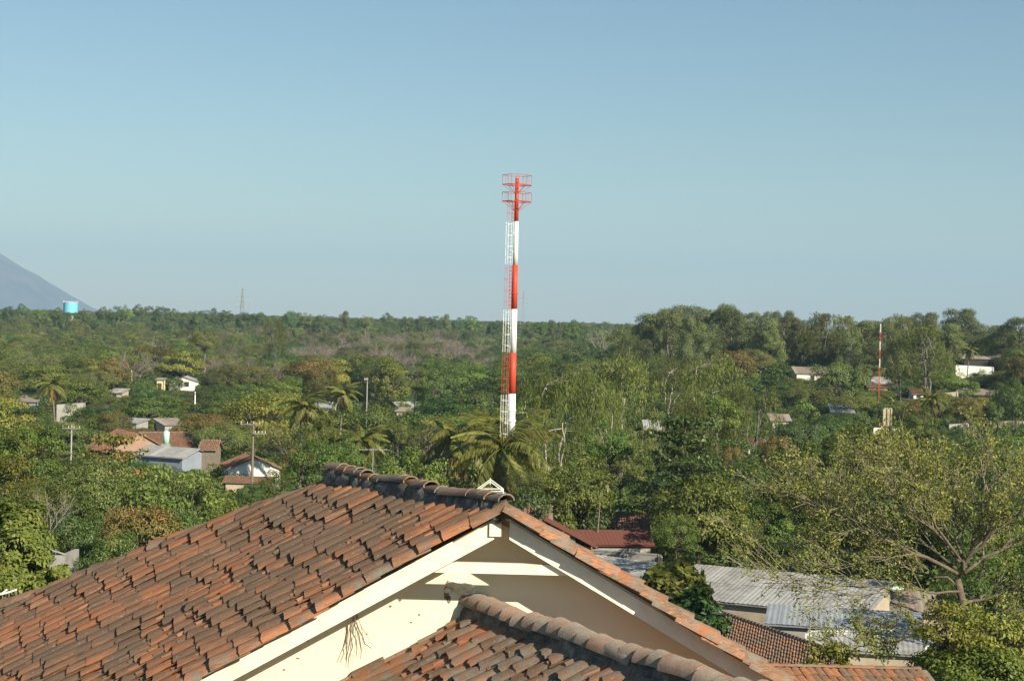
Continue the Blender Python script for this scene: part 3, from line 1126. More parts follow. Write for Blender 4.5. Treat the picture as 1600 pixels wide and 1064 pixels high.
# ================================================================ houses of the town
def tile_slope(name, a, b_, down, length, mat, parent, sp=.24, ex=.36, kind='stuff', rng=None, w=.105):
    """rows of barrel tiles between the ridge points a-b, running along down"""
    rng = rng or random.Random(4)
    a, b_, down = Vector(a), Vector(b_), Vector(down).normalized()
    along = (b_ - a)
    L = along.length
    along.normalize()
    n = along.cross(down)
    if n.z < 0: n = -n
    n.normalize()
    nc, nr = int(L / sp), int(length / ex)
    m = MB()
    angs = [math.pi * i / 4 for i in range(5)]
    for c in range(nc):
        off = rng.uniform(-.05, .05)
        for r in range(nr):
            o = a + along * ((c + .5) * sp + rng.gauss(0, .012)) + down * (r * ex + off + rng.gauss(0, .015))
            vs = []
            for (y, k, lift) in ((0, .8, 0.0), (ex * 1.12, 1.0, .03)):
                for g in angs:
                    vs.append(o + down * y + along * (math.cos(g) * w * k) + n * (math.sin(g) * .085 * k + lift))
            m.add(vs, [(i, i + 1, 6 + i, 5 + i) for i in range(4)] + [(5, 6, 7, 8, 9)], rng.random())
    o = m.build(name, mat, parent)
    if kind: o['kind'] = kind
    return o
def slab(corners, th, name, mat, parent, tint=0.0):
    b = MB()
    c = [Vector(p) for p in corners]
    n = (c[1] - c[0]).cross(c[3] - c[0]).normalized()
    if n.z > 0: n = -n
    b.prism(c, n * th, tint)
    return b.build(name, mat, parent)
def sheets(a, b_, down, length, mat, parent, rng, width=.95, rows=1, single=True):
    """corrugated sheets laid side by side, each one a part"""
    a, b_, down = Vector(a), Vector(b_), Vector(down).normalized()
    L = (b_ - a).length
    al = (b_ - a).normalized()
    n = al.cross(down)
    if n.z < 0: n = -n
    n.normalize()
    k = max(1, round(L / width))
    allb = MB()
    for r in range(rows):
        for i in range(k):
            m = MB() if single else allb
            w = L / k
            lift = .012 * (i % 2) + rng.uniform(0, .012) + .03 * (rows - r)
            s0, s1 = length * r / rows - (.1 if r else 0), length * (r + 1) / rows + rng.uniform(-.06, .06)
            nw = 7
            vs = []
            for s in (s0, s1):
                for j in range(nw):
                    vs.append(a + al * (i * w + (w + .03) * j / (nw - 1)) + down * s + n * (lift + .022 * (j % 2)))
            for s in (s0, s1):
                for j in range(nw):
                    vs.append(a + al * (i * w + (w + .03) * j / (nw - 1)) + down * s + n * (lift + .022 * (j % 2) - .008))
            fs = [(j, j + 1, nw + j + 1, nw + j) for j in range(nw - 1)] + [(2 * nw + j, 3 * nw + j, 3 * nw + j + 1, 2 * nw + j + 1) for j in range(nw - 1)]
            fs += [(nw + j, nw + j + 1, 3 * nw + j + 1, 3 * nw + j) for j in range(nw - 1)]
            m.add(vs, fs, rng.random())
            if single: m.build('roof_sheet', mat, parent)
    if not single: allb.build('roof_sheets', mat, parent)
hrng = random.Random(31)
def gable_house(apex, D, yaw, width, length, pitch, roof, roofmat, wallmat, label, name='town_house', over=.35, wins=(), singles=False, sidewins=0, leanto=None, base=None):
    """apex: pixel of the front end of the ridge; the ridge runs away from it, turned by yaw to the left"""
    A = P(*apex, D)
    y = rad(yaw)
    r = Vector((-math.sin(y), math.cos(y), 0))
    c = Vector((math.cos(y), math.sin(y), 0))
    g = ground_z(A.x, D) if base is None else base
    t = empty(name, (A.x + r.x * length / 2, A.y + r.y * length / 2, g), label, 'house')
    hw = width / 2
    tp = math.tan(rad(pitch))
    zt = A.z - .12
    A0 = Vector((A.x, A.y, 0)) + r * over
    B0 = A0 + r * (length - 2 * over)
    b = MB()
    for q, dv in ((A0, r * .18), (B0, -r * .18)):
        poly = [q - c * hw, q + c * hw, q + c * hw, q, q - c * hw]
        zs = [g - .5, g - .5, zt - hw * tp, zt, zt - hw * tp]
        b.prism([Vector((p.x, p.y, z)) for p, z in zip(poly, zs)], dv)
    for s in (-1, 1):
        p, q = A0 + c * hw * s + r * .18, B0 + c * hw * s - r * .18
        zz = zt - hw * tp - .02
        b.prism([Vector((p.x, p.y, g - .5)), Vector((q.x, q.y, g - .5)), Vector((q.x, q.y, zz)), Vector((p.x, p.y, zz))], -c * .18 * s)
    b.build('wall', M[wallmat], t)
    sl = (hw + over) / math.cos(rad(pitch))
    for s in (-1, 1):
        dn = Vector((c.x * s, c.y * s, -tp)).normalized()
        p, q = Vector((A.x, A.y, A.z)), Vector((A.x, A.y, A.z)) + r * length
        rf = slab([p, q, q + dn * sl, p + dn * sl], .07, 'roof', M['old_wood' if roof == 'tile' else roofmat], t)
        if roof == 'tile':
            tile_slope('roof_tiles', p, q, dn, sl, M[roofmat], rf, rng=hrng)
        else:
            sheets(p + Vector((0, 0, .02)), q + Vector((0, 0, .02)), dn, sl, M[roofmat], rf, hrng, single=singles)
    if roof == 'tile':
        b = MB()
        k = int(length / .36)
        for i in range(k):
            p = Vector((A.x, A.y, A.z + .05)) + r * (i * .36)
            b.tube([p, p + r * .4 + Vector((0, 0, .02))], [.13, .105], 6, hrng.random())
        b.build('ridge_tiles', M['tile_ridge'], t, True)['kind'] = 'stuff'
    else:
        b = MB()
        p = Vector((A.x, A.y, A.z + .05))
        b.tube([p, p + r * length], .07, 5)
        b.build('ridge_cap', M[roofmat], t)
    for (u, z, w, h) in wins:
        q = A0 + c * (u * hw)
        zc = g + z
        w_ = MB()
        w_.box((q.x - r.x * .012, q.y - r.y * .012, zc), (w, .05, h), Matrix.Rotation(y, 3, 'Z'))
        wn = w_.build('window' if h < 1.6 else 'door', M['opening_shade'], t)
        f = MB()
        for (dx, dz, ww, hh) in ((0, h / 2 + .04, w + .16, .08), (0, -h / 2 - .04, w + .16, .08), (-w / 2 - .04, 0, .08, h), (w / 2 + .04, 0, .08, h)):
            f.box((q.x + c.x * dx - r.x * .03, q.y + c.y * dx - r.y * .03, zc + dz), (ww, .09, hh), Matrix.Rotation(y, 3, 'Z'))
        f.build('frame', M['old_wood'], wn)
    for s in (-1, 1):
        for i in range(sidewins):
            q = A0 + c * (hw * s) + r * ((length - 2 * over) * (i + .7) / (sidewins + .4))
            zc = g + 1.6
            w_ = MB()
            w_.box((q.x + c.x * .015 * s, q.y + c.y * .015 * s, zc), (.05, .9, 1.0), Matrix.Rotation(y, 3, 'Z'))
            w_.build('window', M['opening_shade'], t)
    return t, A, r, c, g
def shed(p0, p1, D0, D1, depth, drop, roofmat, wallmat, label, name='shed', height=None, back=True, single=True, rows=1, wallh=None, kind='tin', cat='house', over=.3, dirv=None):
    """single pitched roof: its upper edge runs from pixel p0 at D0 to p1 at D1, it falls by drop over depth towards the camera"""
    a, b_ = P(*p0, D0), P(*p1, D1)
    z = (a.z + b_.z) / 2
    a.z = b_.z = z
    al = (b_ - a).normalized()
    fw = Vector((al.y, -al.x, 0))
    if fw.y > 0: fw = -fw
    g = min(ground_z(a.x, D0), ground_z(b_.x, D1)) - .3
    mid = (a + b_) / 2 + fw * depth / 2
    t = empty(name, (mid.x, mid.y, g + .3), label, cat)
    dn = (fw * depth + Vector((0, 0, -drop)))
    L = dn.length
    rf = slab([a, b_, b_ + dn, a + dn], .07, 'roof', M['old_wood' if kind == 'tile' else roofmat], t)
    if kind == 'tile': tile_slope('roof_tiles', a, b_, dn, L, M[roofmat], rf, rng=hrng)
    else: sheets(a + Vector((0, 0, .02)), b_ + Vector((0, 0, .02)), dn, L, M[roofmat], rf, hrng, single=single, rows=rows)
    b = MB()
    i = over
    q = [a + al * i + fw * i, b_ - al * i + fw * i, b_ - al * i + fw * (depth - i), a + al * i + fw * (depth - i)]
    zt = [z - .1 - drop * i / depth] * 2 + [z - .1 - drop * (1 - i / depth)] * 2
    for k in range(4):
        m = (k + 1) % 4
        b.prism([Vector((q[k].x, q[k].y, g)), Vector((q[m].x, q[m].y, g)), Vector((q[m].x, q[m].y, zt[m])), Vector((q[k].x, q[k].y, zt[k]))],
                (Vector((mid.x, mid.y, 0)) - Vector(((q[k].x + q[m].x) / 2, (q[k].y + q[m].y) / 2, 0))).normalized() * .15)
    b.build('wall', M[wallmat], t)
    # near-black panel on the front wall, coloured as the shade of a doorway
    w_ = MB()
    c = (q[2] + q[3]) / 2
    ang = math.atan2(al.y, al.x)
    hh = max(.5, min(1.9, zt[2] - g - .6))
    w_.box((c.x + fw.x * .01, c.y + fw.y * .01, g + .3 + hh / 2), (.9, .06, hh), Matrix.Rotation(ang, 3, 'Z'))
    w_.build('door', M['opening_shade'], t)
    return t, a, b_, al, fw, g
def wall_run(p0, p1, D0, D1, thick, wallmat, label, name='block_wall', cap=None):
    """free standing wall whose top edge shows from pixel p0 to p1"""
    a, b_ = P(*p0, D0), P(*p1, D1)
    al = (b_ - a)
    n = Vector((-al.y, al.x, 0)).normalized() * thick
    g = min(ground_z(a.x, D0), ground_z(b_.x, D1)) - .5
    t = empty(name, ((a.x + b_.x) / 2, (a.y + b_.y) / 2, g + .5), label, 'wall')
    t['kind'] = 'thing'
    # courses of concrete blocks with recessed joints
    Lh = Vector((al.x, al.y, 0)).length
    b = MB()
    b.prism([Vector((a.x, a.y, g)), Vector((b_.x, b_.y, g)), b_ - Vector((0, 0, .1)), a - Vector((0, 0, .1))], n)
    b.build('wall_core', M[wallmat], t)
    b = MB()
    b.prism([a - n * .15, b_ - n * .15, b_ - n * .15 - Vector((0, 0, .1)), a - n * .15 - Vector((0, 0, .1))], n * 1.3)
    b.build('coping', M[cap or wallmat], t)
    for k in range(max(2, int(Lh / 3)) + 1):
        q = a + al * (k / max(2, int(Lh / 3)))
        b = MB()
        b.box((q.x - n.x * .1, q.y - n.y * .1, (q.z + g) / 2 - .06), (.28, .28, q.z - g - .12), Matrix.Rotation(math.atan2(al.y, al.x), 3, 'Z'))
        b.build('pier', M[wallmat], t)
    return t

# ---- left side
t, A, r, c, g = gable_house((399, 715), 205, 17, 6.4, 7.5, 22.5, 'tile', 'tile_far', 'plaster_white', 'white gabled house with brown tile roof behind the wooden utility pole', wins=(), sidewins=2)
shed((352, 745), (432, 743), 201, 201, 2.6, .55, 'tile_far', 'plaster_tan', 'low brown roofed lean-to in front of the white gabled house', kind='tile')
gable_house((312, 702), 212, 62, 6.0, 8.5, 17, 'tin', 'tin_grey', 'plaster_blue', 'grey sheet roofed house with bluish gable wall left of the white gabled house', wins=((-.3, 1.7, .9, .9),))
gable_house((186, 677), 232, -58, 9.5, 10, 27, 'tile', 'tile_far', 'plaster_tan', 'large brown tile roofed house half hidden by the reddish tiered tree')
gable_house((218, 676), 226, 32, 9.0, 9.0, 29, 'tile', 'tile_far', 'brick_wall', 'brown tile roofed house with dark gable facing the grey sheet roofed house')
gable_house((345, 689), 214, 84, 2.6, 2.6, 34, 'tile', 'tile_far', 'old_wood', 'small red tiled porch roof between the grey and the white gabled house')
shed((200, 655), (236, 652), 285, 283, 4, .6, 'tin_grey', 'plaster_grey', 'grey concrete house with flat sheet roof behind the brown tile roofs', single=False)
shed((238, 655), (276, 652), 283, 286, 4, .9, 'tin_brown', 'plaster_grey', 'low brown sheet roofed house right of the grey concrete house', single=False)
wall_run((89, 632), (132, 629), 306, 311, .2, 'plaster_grey', 'grey concrete block wall with a dark doorway side, left of the brown tile roofs')
shed((34, 619), (70, 618), 335, 335, 5, 1.0, 'tin_brown', 'plaster_blue', 'low rusty brown sheet roof beside the yellowish left palm', single=False)
shed((178, 608), (204, 606), 385, 384, 4, .9, 'tin_grey', 'plaster_tan', 'small pale sheet roof under dark trees left of the yellow house', single=False)
gable_house((287, 589), 415, 4, 7.4, 8, 17, 'tin', 'tin_grey', 'plaster_white', 'white gabled far house beside the yellow wall, left centre', wins=((.2, 1.6, 1.0, 1.1),))
shed((246, 590), (261, 591), 414, 414, 3, .4, 'tin_brown', 'plaster_yellow', 'far house with bright yellow wall joined to the white gabled one', single=False)
wall_run((310, 636), (346, 625), 325, 345, .2, 'concrete', 'long pale concrete wall climbing to the right behind the short white post', cap='concrete')
shed((492, 629), (528, 627), 345, 345, 4, 1.1, 'tin_blue', 'plaster_white', 'bluish sheet roofed house behind the dark spiky palm', single=False)
shed((577, 616), (612, 613), 384, 385, 5, 1.0, 'tin_grey', 'plaster_grey', 'leftmost pale roof of the patchwork roofs, under the thin street pole', single=False)
shed((598, 620), (640, 617), 374, 376, 5, 1.0, 'tin_brown', 'plaster_tan', 'rusty brown roof in the middle of the patchwork roofs', single=False)
shed((612, 629), (655, 627), 360, 362, 5, .9, 'tin_grey', 'plaster_tan', 'long grey front roof of the patchwork roofs', single=False)
shed((618, 637), (650, 636), 347, 347, 4, .7, 'tin_brown', 'plaster_tan', 'lowest brown roof in front of the patchwork roofs', single=False)
shed((634, 580), (648, 580), 530, 530, 4, .8, 'tin_grey', 'plaster_white', 'tiny pale roof in the trees above the patchwork roofs', single=False)

def barrel():
    D = 222.0
    a, b_ = P(260, 675, D), P(261, 693, D)
    g = ground_z(a.x, D)
    t = empty('water_cistern', (a.x, D, g), 'white and green upright water cistern beside the brown tile roofs', 'tank')
    b = MB()
    b.tube([(a.x, D, b_.z), (a.x, D, a.z), (a.x, D, a.z + .18)], [.42, .42, .2], 12)
    b.build('cistern', M['plaster_mint'], t, True)
    b = MB()
    b.box((a.x, D, (g + b_.z) / 2 - .3), (1.0, 1.0, b_.z - g + .55))
    b.build('plinth', M['concrete'], t)
barrel()

# ---- right side, far
shed((1236, 574), (1290, 573), 400, 400, 6, 1.5, 'tin_brown', 'plaster_white', 'tan roofed house with a white rim left of the round mango', single=False)
shed((1350, 589), (1388, 589), 375, 375, 5, 1.4, 'tin_grey', 'brick_wall', 'grey roofed house with brick wall at the foot of the thin red mast', single=False)
shed((1350, 599), (1386, 601), 366, 366, 3, .6, 'tile_far', 'brick_wall', 'low reddish roof in front of the brick walled house', kind='tile', single=False)
shed((1496, 554), (1572, 554), 425, 425, 5, 1.1, 'tin_brown', 'opening_shade', 'long low brown roofed house with a dark open veranda on the right', single=False)  # closed wall; the veranda's shade is put into its colour
wall_run((1494, 570), (1552, 573), 408, 408, .25, 'plaster_white', 'white garden wall under the long low brown roofed house', cap='concrete')
shed((1292, 632), (1330, 630), 304, 304, 4, 1.4, 'tin_blue', 'brick_wall', 'grey blue sheet roof just below the round mango', single=False)
wall_run((1381, 638), (1393, 637), 300, 300, .3, 'plaster_tan', 'tall narrow pale wall end right of the grey blue sheet roof')
wall_run((1366, 668), (1402, 670), 276, 276, .3, 'plaster_white', 'low white wall top under the tall narrow pale wall')
shed((1418, 604), (1440, 608), 355, 355, 4, 1.2, 'tile_far', 'plaster_white', 'small house with red roof and dark open front left of the pale small palm', kind='tile')
shed((1497, 605), (1562, 610), 354, 350, 4, 1.2, 'tin_brown', 'plaster_tan', 'tan walled house with faded brown roof, right of the pale small palm', single=False)
wall_run((1460, 615), (1496, 612), 345, 345, .2, 'plaster_tan', 'low tan wall left of the tan walled house')
shed((1198, 647), (1232, 647), 292, 292, 4, 1.0, 'tin_brown', 'plaster_white', 'faded small roof with white wall between bushes right of the weeping tree', single=False)
shed((1003, 657), (1032, 656), 285, 285, 4, 1.4, 'tin_grey', 'old_wood', 'dark grey roofed hut between the drooping trees and the tiered tree', single=False)
wall_run((1483, 663), (1512, 661), 280, 282, .25, 'plaster_grey', 'short grey block wall end among bushes above the sparse tree')
wall_run((1512, 658), (1600, 658), 288, 285, .2, 'plaster_tan', 'long low pale wall at the right edge above the sparse tree')
shed((1150, 682), (1196, 688), 255, 255, 3.5, 1.0, 'tile_far', 'plaster_white', 'strip of red tile roof between rusty bushes right of the tiered tree', kind='tile')

# ---- right side, near
gable_house((1015, 803), 154, 88, 7.0, 4.6, 24, 'tile', 'tile_far', 'plaster_white', 'brown tile roofed house with white wall behind the rusty red roof')
gable_house((797, 791), 140, -90, 6.0, 3.6, 26, 'tile', 'tile_far', 'old_wood', 'brown tile roof peeping over the right end of the tiled ridge')
def wooden_shed():
    D = 136.0
    pts = [(815, 815), (836, 803), (866, 826), (866, 858), (815, 858)]
    g = ground_z(P(840, 830, D).x, D)
    c = P(840, 830, D)
    t = empty('wooden_shed', (c.x, D, g), 'grey board shed with rusty red sloping roof edge behind the tiled verge', 'shed')
    x0, x1 = P(806, 830, D).x, P(900, 830, D).x
    n = 14
    apex = P(836, 803, D)
    end = P(935, 856, D)
    for i in range(n):
        xa = x0 + (x1 - x0) * i / n
        xb = x0 + (x1 - x0) * (i + 1) / n - .015
        xm = (xa + xb) / 2
        k = (xm - apex.x) / (end.x - apex.x) if xm > apex.x else (apex.x - xm) / (end.x - apex.x) * 1.4
        zt = apex.z + (end.z - apex.z) * k - .12
        if i in (7, 9): continue
        b = MB()
        b.box((xm, D + .3 + hrng.uniform(-.02, .02), (zt + g) / 2), (xb - xa, .03, zt - g + hrng.uniform(-.1, 0)))
        b.build('plank', M['old_wood'], t)
    b = MB()
    dn = (end - apex)
    b.prism([apex, end, end + Vector((.1, 5, 0)), apex + Vector((.1, 5, 0))], (0, 0, -.12))
    b.build('roof', M['rust_tin'], t)
    l = P(806, 818, D)
    b = MB()
    b.prism([apex, l, l + Vector((.1, 5, 0)), apex + Vector((.1, 5, 0))], (0, 0, -.1))
    b.build('roof', M['tin_brown'], t)
    for px in (845, 880, 925):
        q = P(px, 840, D)
        k = (q.x - apex.x) / dn.x
        b = MB()
        z1 = apex.z + dn.z * k - .12
        b.box((q.x, D + .12, (z1 + g) / 2), (.12, .12, z1 - g))
        b.build('post', M['old_wood'], t)
wooden_shed()
shed((886, 828), (1010, 829), 140, 141, 3.2, .85, 'rust_tin', 'plaster_grey', 'long rusty red sheet roof with grey wall right of the wooden shed')
wall_run((872, 851), (925, 866), 131, 128, .2, 'concrete', 'pale concrete yard wall below the rusty roof edge')
wall_run((925, 858), (1032, 866), 133, 131, .2, 'plaster_grey', 'grey stained yard wall in the shade below the long rusty roof')
shed((915, 869), (1056, 881), 124, 119, 8.0, 1.0, 'tin_grey', 'concrete', 'wide grey sheet roof behind the right tiled verge', rows=2)
shed((1086, 889), (1400, 904), 118, 112, 8.5, 1.0, 'tin_grey', 'plaster_tan', 'broad weathered grey roof spreading left of the sparse tree', rows=2)
shed((1200, 950), (1440, 953), 104, 102, 3.6, .62, 'tin_blue', 'plaster_grey', 'long bluish sheet roof seen through the sparse tree', rows=1)
wall_run((1262, 986), (1505, 980), 99.0, 97.0, .3, 'white_paint', 'bright white parapet strip in front of the bluish sheet roof', name='parapet_wall')
shed((1268, 996), (1440, 993), 97.4, 96.2, 2.6, .45, 'tin_grey', 'plaster_tan', 'narrow grey roof with pale edge under the white parapet', rows=1)
shed((1360, 922), (1520, 926), 116, 115, 4.5, .9, 'tin_brown', 'plaster_tan', 'brown roofed house behind the sparse tree fork', rows=1)
def sign_board():
    D = 117.0
    a, b_ = P(1376, 914, D), P(1412, 924, D)
    g = ground_z(a.x, D)
    t = empty('painted_board', ((a.x + b_.x) / 2, D, g), 'pale mint green board standing between the limbs of the sparse tree', 'board')
    b = MB()
    b.box(((a.x + b_.x) / 2, D, (a.z + b_.z) / 2), (b_.x - a.x, .06, a.z - b_.z))
    b.build('panel', M['plaster_mint'], t)
    b = MB()
    for x in (a.x + .1, b_.x - .1):
        b.box((x, D + .1, (g + a.z) / 2), (.1, .1, a.z - g))
    b.build('post', M['old_wood'], t)
sign_board()
# large tile roof below the right verge
def big_roof():
    D = 96.0
    a, b_ = P(1118, 955, D + 1), P(1310, 996, 88.0)
    b_.z = a.z - .55
    a2 = a.copy()
    g = ground_z(a.x, D) - .3
    t = empty('town_house', (a.x + 3, D - 3, g + .3), 'wide red tile roofed house directly beyond the right tiled verge', 'house')
    fw = Vector((-.25, -1, 0)).normalized()
    dn = (fw * 6.5 + Vector((0, 0, -2.5)))
    rf = slab([a, b_, b_ + dn, a + dn], .08, 'roof', M['old_wood'], t)
    tile_slope('roof_tiles', a, b_, dn, dn.length, M['tile_annex'], rf, .235, .35, rng=hrng)
    bk = Vector((.25, 1, -.45)) * 3
    rf2 = slab([a, b_, b_ + bk, a + bk], .08, 'roof', M['old_wood'], t)
    tile_slope('roof_tiles', a, b_, bk, bk.length, M['tile_far'], rf2, .235, .35, rng=hrng)
    b = MB()
    al = (b_ - a).normalized()
    k = int((b_ - a).length / .3)
    for i in range(k):
        p = a + al * (i * .3) + Vector((0, 0, .05))
        b.tube([p, p + al * .36 + Vector((0, 0, .02))], [.14, .11], 7, hrng.random())
    b.build('ridge_tiles', M['tile_ridge'], t, True)['kind'] = 'stuff'
    b = MB()
    for p, q in ((a, b_), (a + dn * .95, b_ + dn * .95)):
        b.prism([Vector((p.x, p.y, g)), Vector((q.x, q.y, g)), q - Vector((0, 0, .15)), p - Vector((0, 0, .15))], fw * -.2)
    for p in (a, b_):
        q = p + dn * .95
        b.prism([Vector((p.x, p.y, g)), Vector((q.x, q.y, g)), q - Vector((0, 0, .15)), p - Vector((0, 0, .15))], (al * .2) if p is a else (al * -.2))
    b.build('wall', M['plaster_cream'], t)
    q = P(1218, 1004, 90)
    b = MB()
    pass
big_roof()
# nearer tile roof at the bottom edge
def low_roof():
    D = 52.0
    a, b_ = P(1196, 1040, D), P(1448, 1037, D)
    b_.z = a.z
    g = ground_z(a.x, D) - .3
    t = empty('town_house', ((a.x + b_.x) / 2, D - 2, g + .3), 'near tile roof with straight orange ridge at the bottom edge right of the annex', 'house')
    fw = Vector((.34, -.94, 0)).normalized()
    dn = (fw * 4 + Vector((0, 0, -2.0)))
    al = (b_ - a).normalized()
    n = al.cross(dn).normalized()
    if n.z < 0: n = -n
    rf = slab([a, b_, b_ + dn, a + dn], .08, 'roof', M['old_wood'], t)
    items = []
    L = (b_ - a).length
    d = dn.normalized()
    for c in range(int(L / .245)):
        off = hrng.uniform(-.04, .04)
        for r_ in range(12):
            p = a + al * ((c + .5) * .245 + hrng.gauss(0, .012)) + d * (.28 + r_ * .36 + off + hrng.gauss(0, .015)) + n * .03
            m = frame_matrix(p, d, n) @ Matrix.Rotation(hrng.gauss(0, rad(2)), 4, 'Z') @ Matrix.Rotation(rad(4), 4, 'X')
            items.append((0, 0, TILES[hrng.randrange(6)], m))
    part_tiles(items, 120, M['tile'], rf, 'far_tiles')
    inv = PINV(rf)
    for i in range(int(L / .37)):
        p = a + al * (.2 + i * .37) + Vector((0, 0, .03))
        m = frame_matrix(p, al, Vector((0, 0, 1))) @ Matrix.Rotation(rad(3), 4, 'X')
        o = bpy.data.objects.new('ridge_tile', TILES_V[i % 4])
        C.objects.link(o)
        o.parent = rf
        o.matrix_parent_inverse = inv
        o.matrix_basis = m
    bk = Vector((-.34, .94, -.5)) * 3.5
    slab([a, b_, b_ + bk, a + bk], .08, 'roof', M['tile'], t)
    b = MB()
    for p, q in ((a + dn * .93, b_ + dn * .93), (a + bk * .9, b_ + bk * .9)):
        b.prism([Vector((p.x, p.y, g)), Vector((q.x, q.y, g)), q - Vector((0, 0, .15)), p - Vector((0, 0, .15))], fw * -.15)
    for p, s in ((a, 1), (b_, -1)):
        q, w = p + dn * .93, p + bk * .9
        b.prism([Vector((q.x, q.y, g)), Vector((w.x, w.y, g)), w - Vector((0, 0, .15)), p - Vector((0, 0, .12)), q - Vector((0, 0, .15))], al * .15 * s)
    b.build('wall', M['plaster_cream'], t)
low_roof()
def block_hut():
    D = 78.0
    a, b_ = P(56, 864, D), P(101, 866, D)
    g = 4.0
    z0 = ground_z(a.x, D)
    t = empty('block_hut', ((a.x + b_.x) / 2, D + 1.5, z0), 'small grey concrete block hut behind the bright leafy tree at the left edge', 'hut')
    zt = P(80, 867, D).z
    b = MB()
    b.prism([Vector((a.x, D, z0 - .5)), Vector((b_.x, D, z0 - .5)), Vector((b_.x, D, zt)), Vector((a.x, D, zt))], (0, .2, 0))
    b.prism([Vector((b_.x, D + .2, z0 - .5)), Vector((b_.x - .1, D + 3, z0 - .5)), Vector((b_.x - .1, D + 3, zt - .1)), Vector((b_.x, D + .2, zt))], (-.2, 0, 0))
    b.build('wall', M['plaster_grey'], t)
    b = MB()
    c_ = P(66, 855, D)
    b.tube([P(60, 853, D), P(103, 866, D)], .04, 4)
    b.build('roof_beam', M['concrete'], t)
block_hut()
# ================================================================ vegetation
class Leaves:
    """many small leaf faces collected for ONE crown mesh"""
    def __init__(self): self.p, self.a, self.n, self.l, self.w, self.t = [], [], [], [], [], []
    def add(self, p, axis, nrm, l, w, t):
        self.p.append(p); self.a.append(axis); self.n.append(nrm); self.l.append(l); self.w.append(w); self.t.append(t)
    def mesh(self, name, mat):
        p, a, n = (np.concatenate(x) for x in (self.p, self.a, self.n))
        l, w, t = (np.concatenate(x) for x in (self.l, self.w, self.t))
        a = a / (np.linalg.norm(a, axis=1, keepdims=True) + 1e-9)
        s = np.cross(n, a)
        s /= (np.linalg.norm(s, axis=1, keepdims=True) + 1e-9)
        u = np.cross(a, s)
        L, W = l[:, None], w[:, None]
        v = np.stack([p, p + a * L * .45 + s * W * .5 + u * W * .12, p + a * L - u * L * .12, p + a * L * .45 - s * W * .5 + u * W * .12], 1).reshape(-1, 3)
        N = len(p)
        me = bpy.data.meshes.new(name)
        me.vertices.add(4 * N)
        me.vertices.foreach_set('co', v.astype(np.float32).ravel())
        me.loops.add(4 * N)
        me.loops.foreach_set('vertex_index', np.arange(4 * N, dtype=np.int32))
        me.polygons.add(N)
        me.polygons.foreach_set('loop_start', np.arange(0, 4 * N, 4, dtype=np.int32))
        me.polygons.foreach_set('loop_total', np.full(N, 4, dtype=np.int32))
        me.materials.append(mat)
        me.attributes.new('tint', 'FLOAT', 'FACE').data.foreach_set('value', np.clip(t, 0, 1).astype(np.float32))
        me.update(calc_edges=True)
        return me
def unit(v): return v / (np.linalg.norm(v, axis=1, keepdims=True) + 1e-9)
def sph(rng, n):
    return unit(rng.normal(size=(n, 3)))

def clump(lv, rng, c, r, n, L, W, flat=.75, droop=0.0, hang=0.0, tint=.5, up=.35, spread=.2, cd=0.0):
    """leaves spread over the outside of a small lump of the crown"""
    d = sph(rng, n)
    d[:, 2] = np.where(d[:, 2] < -.35, -d[:, 2] * .6, d[:, 2])
    d = unit(d)
    k = rng.uniform(.45, 1.06, n) ** .6
    p = c + d * (k * r)[:, None] * np.array([1, 1, flat])
    p[:, 2] -= droop * r * rng.random(n)
    nrm = unit(d * .8 + cd * .5 + np.array([0, 0, up]) + rng.normal(size=(n, 3)) * .33)
    ax = np.cross(nrm, rng.normal(size=(n, 3)))
    ax = unit(ax) + d * .5 + np.array([0, 0, -hang])
    f = rng.uniform(.7, 1.3, n)
    t = tint + rng.normal(size=n) * spread
    lv.add(p, ax, nrm, L * f, W * f, t)

def limb(b, rng, p0, p1, r0, r1, bow=.15, n=5, k=5, mat=0):
    p0, p1 = Vector(p0), Vector(p1)
    d = p1 - p0
    off = Vector(rng.normal(size=3)) * d.length * bow
    off.z = abs(off.z) * .5
    pts, rs = [], []
    for i in range(n + 1):
        u = i / n
        pts.append(p0 + d * u + off * (4 * u * (1 - u)) * .5 + Vector(rng.normal(size=3)) * d.length * .02 * (0 < i < n))
        rs.append(r0 + (r1 - r0) * u)
    b.tube(pts, rs, k, mat=mat)
    return pts

def lobes(rng):
    w = rng.normal(size=(5, 3)) * 1.6
    ph = rng.uniform(0, 6.28, 5)
    return lambda d: 1 + .11 * np.sum(np.sin(d @ w.T + ph), axis=1)

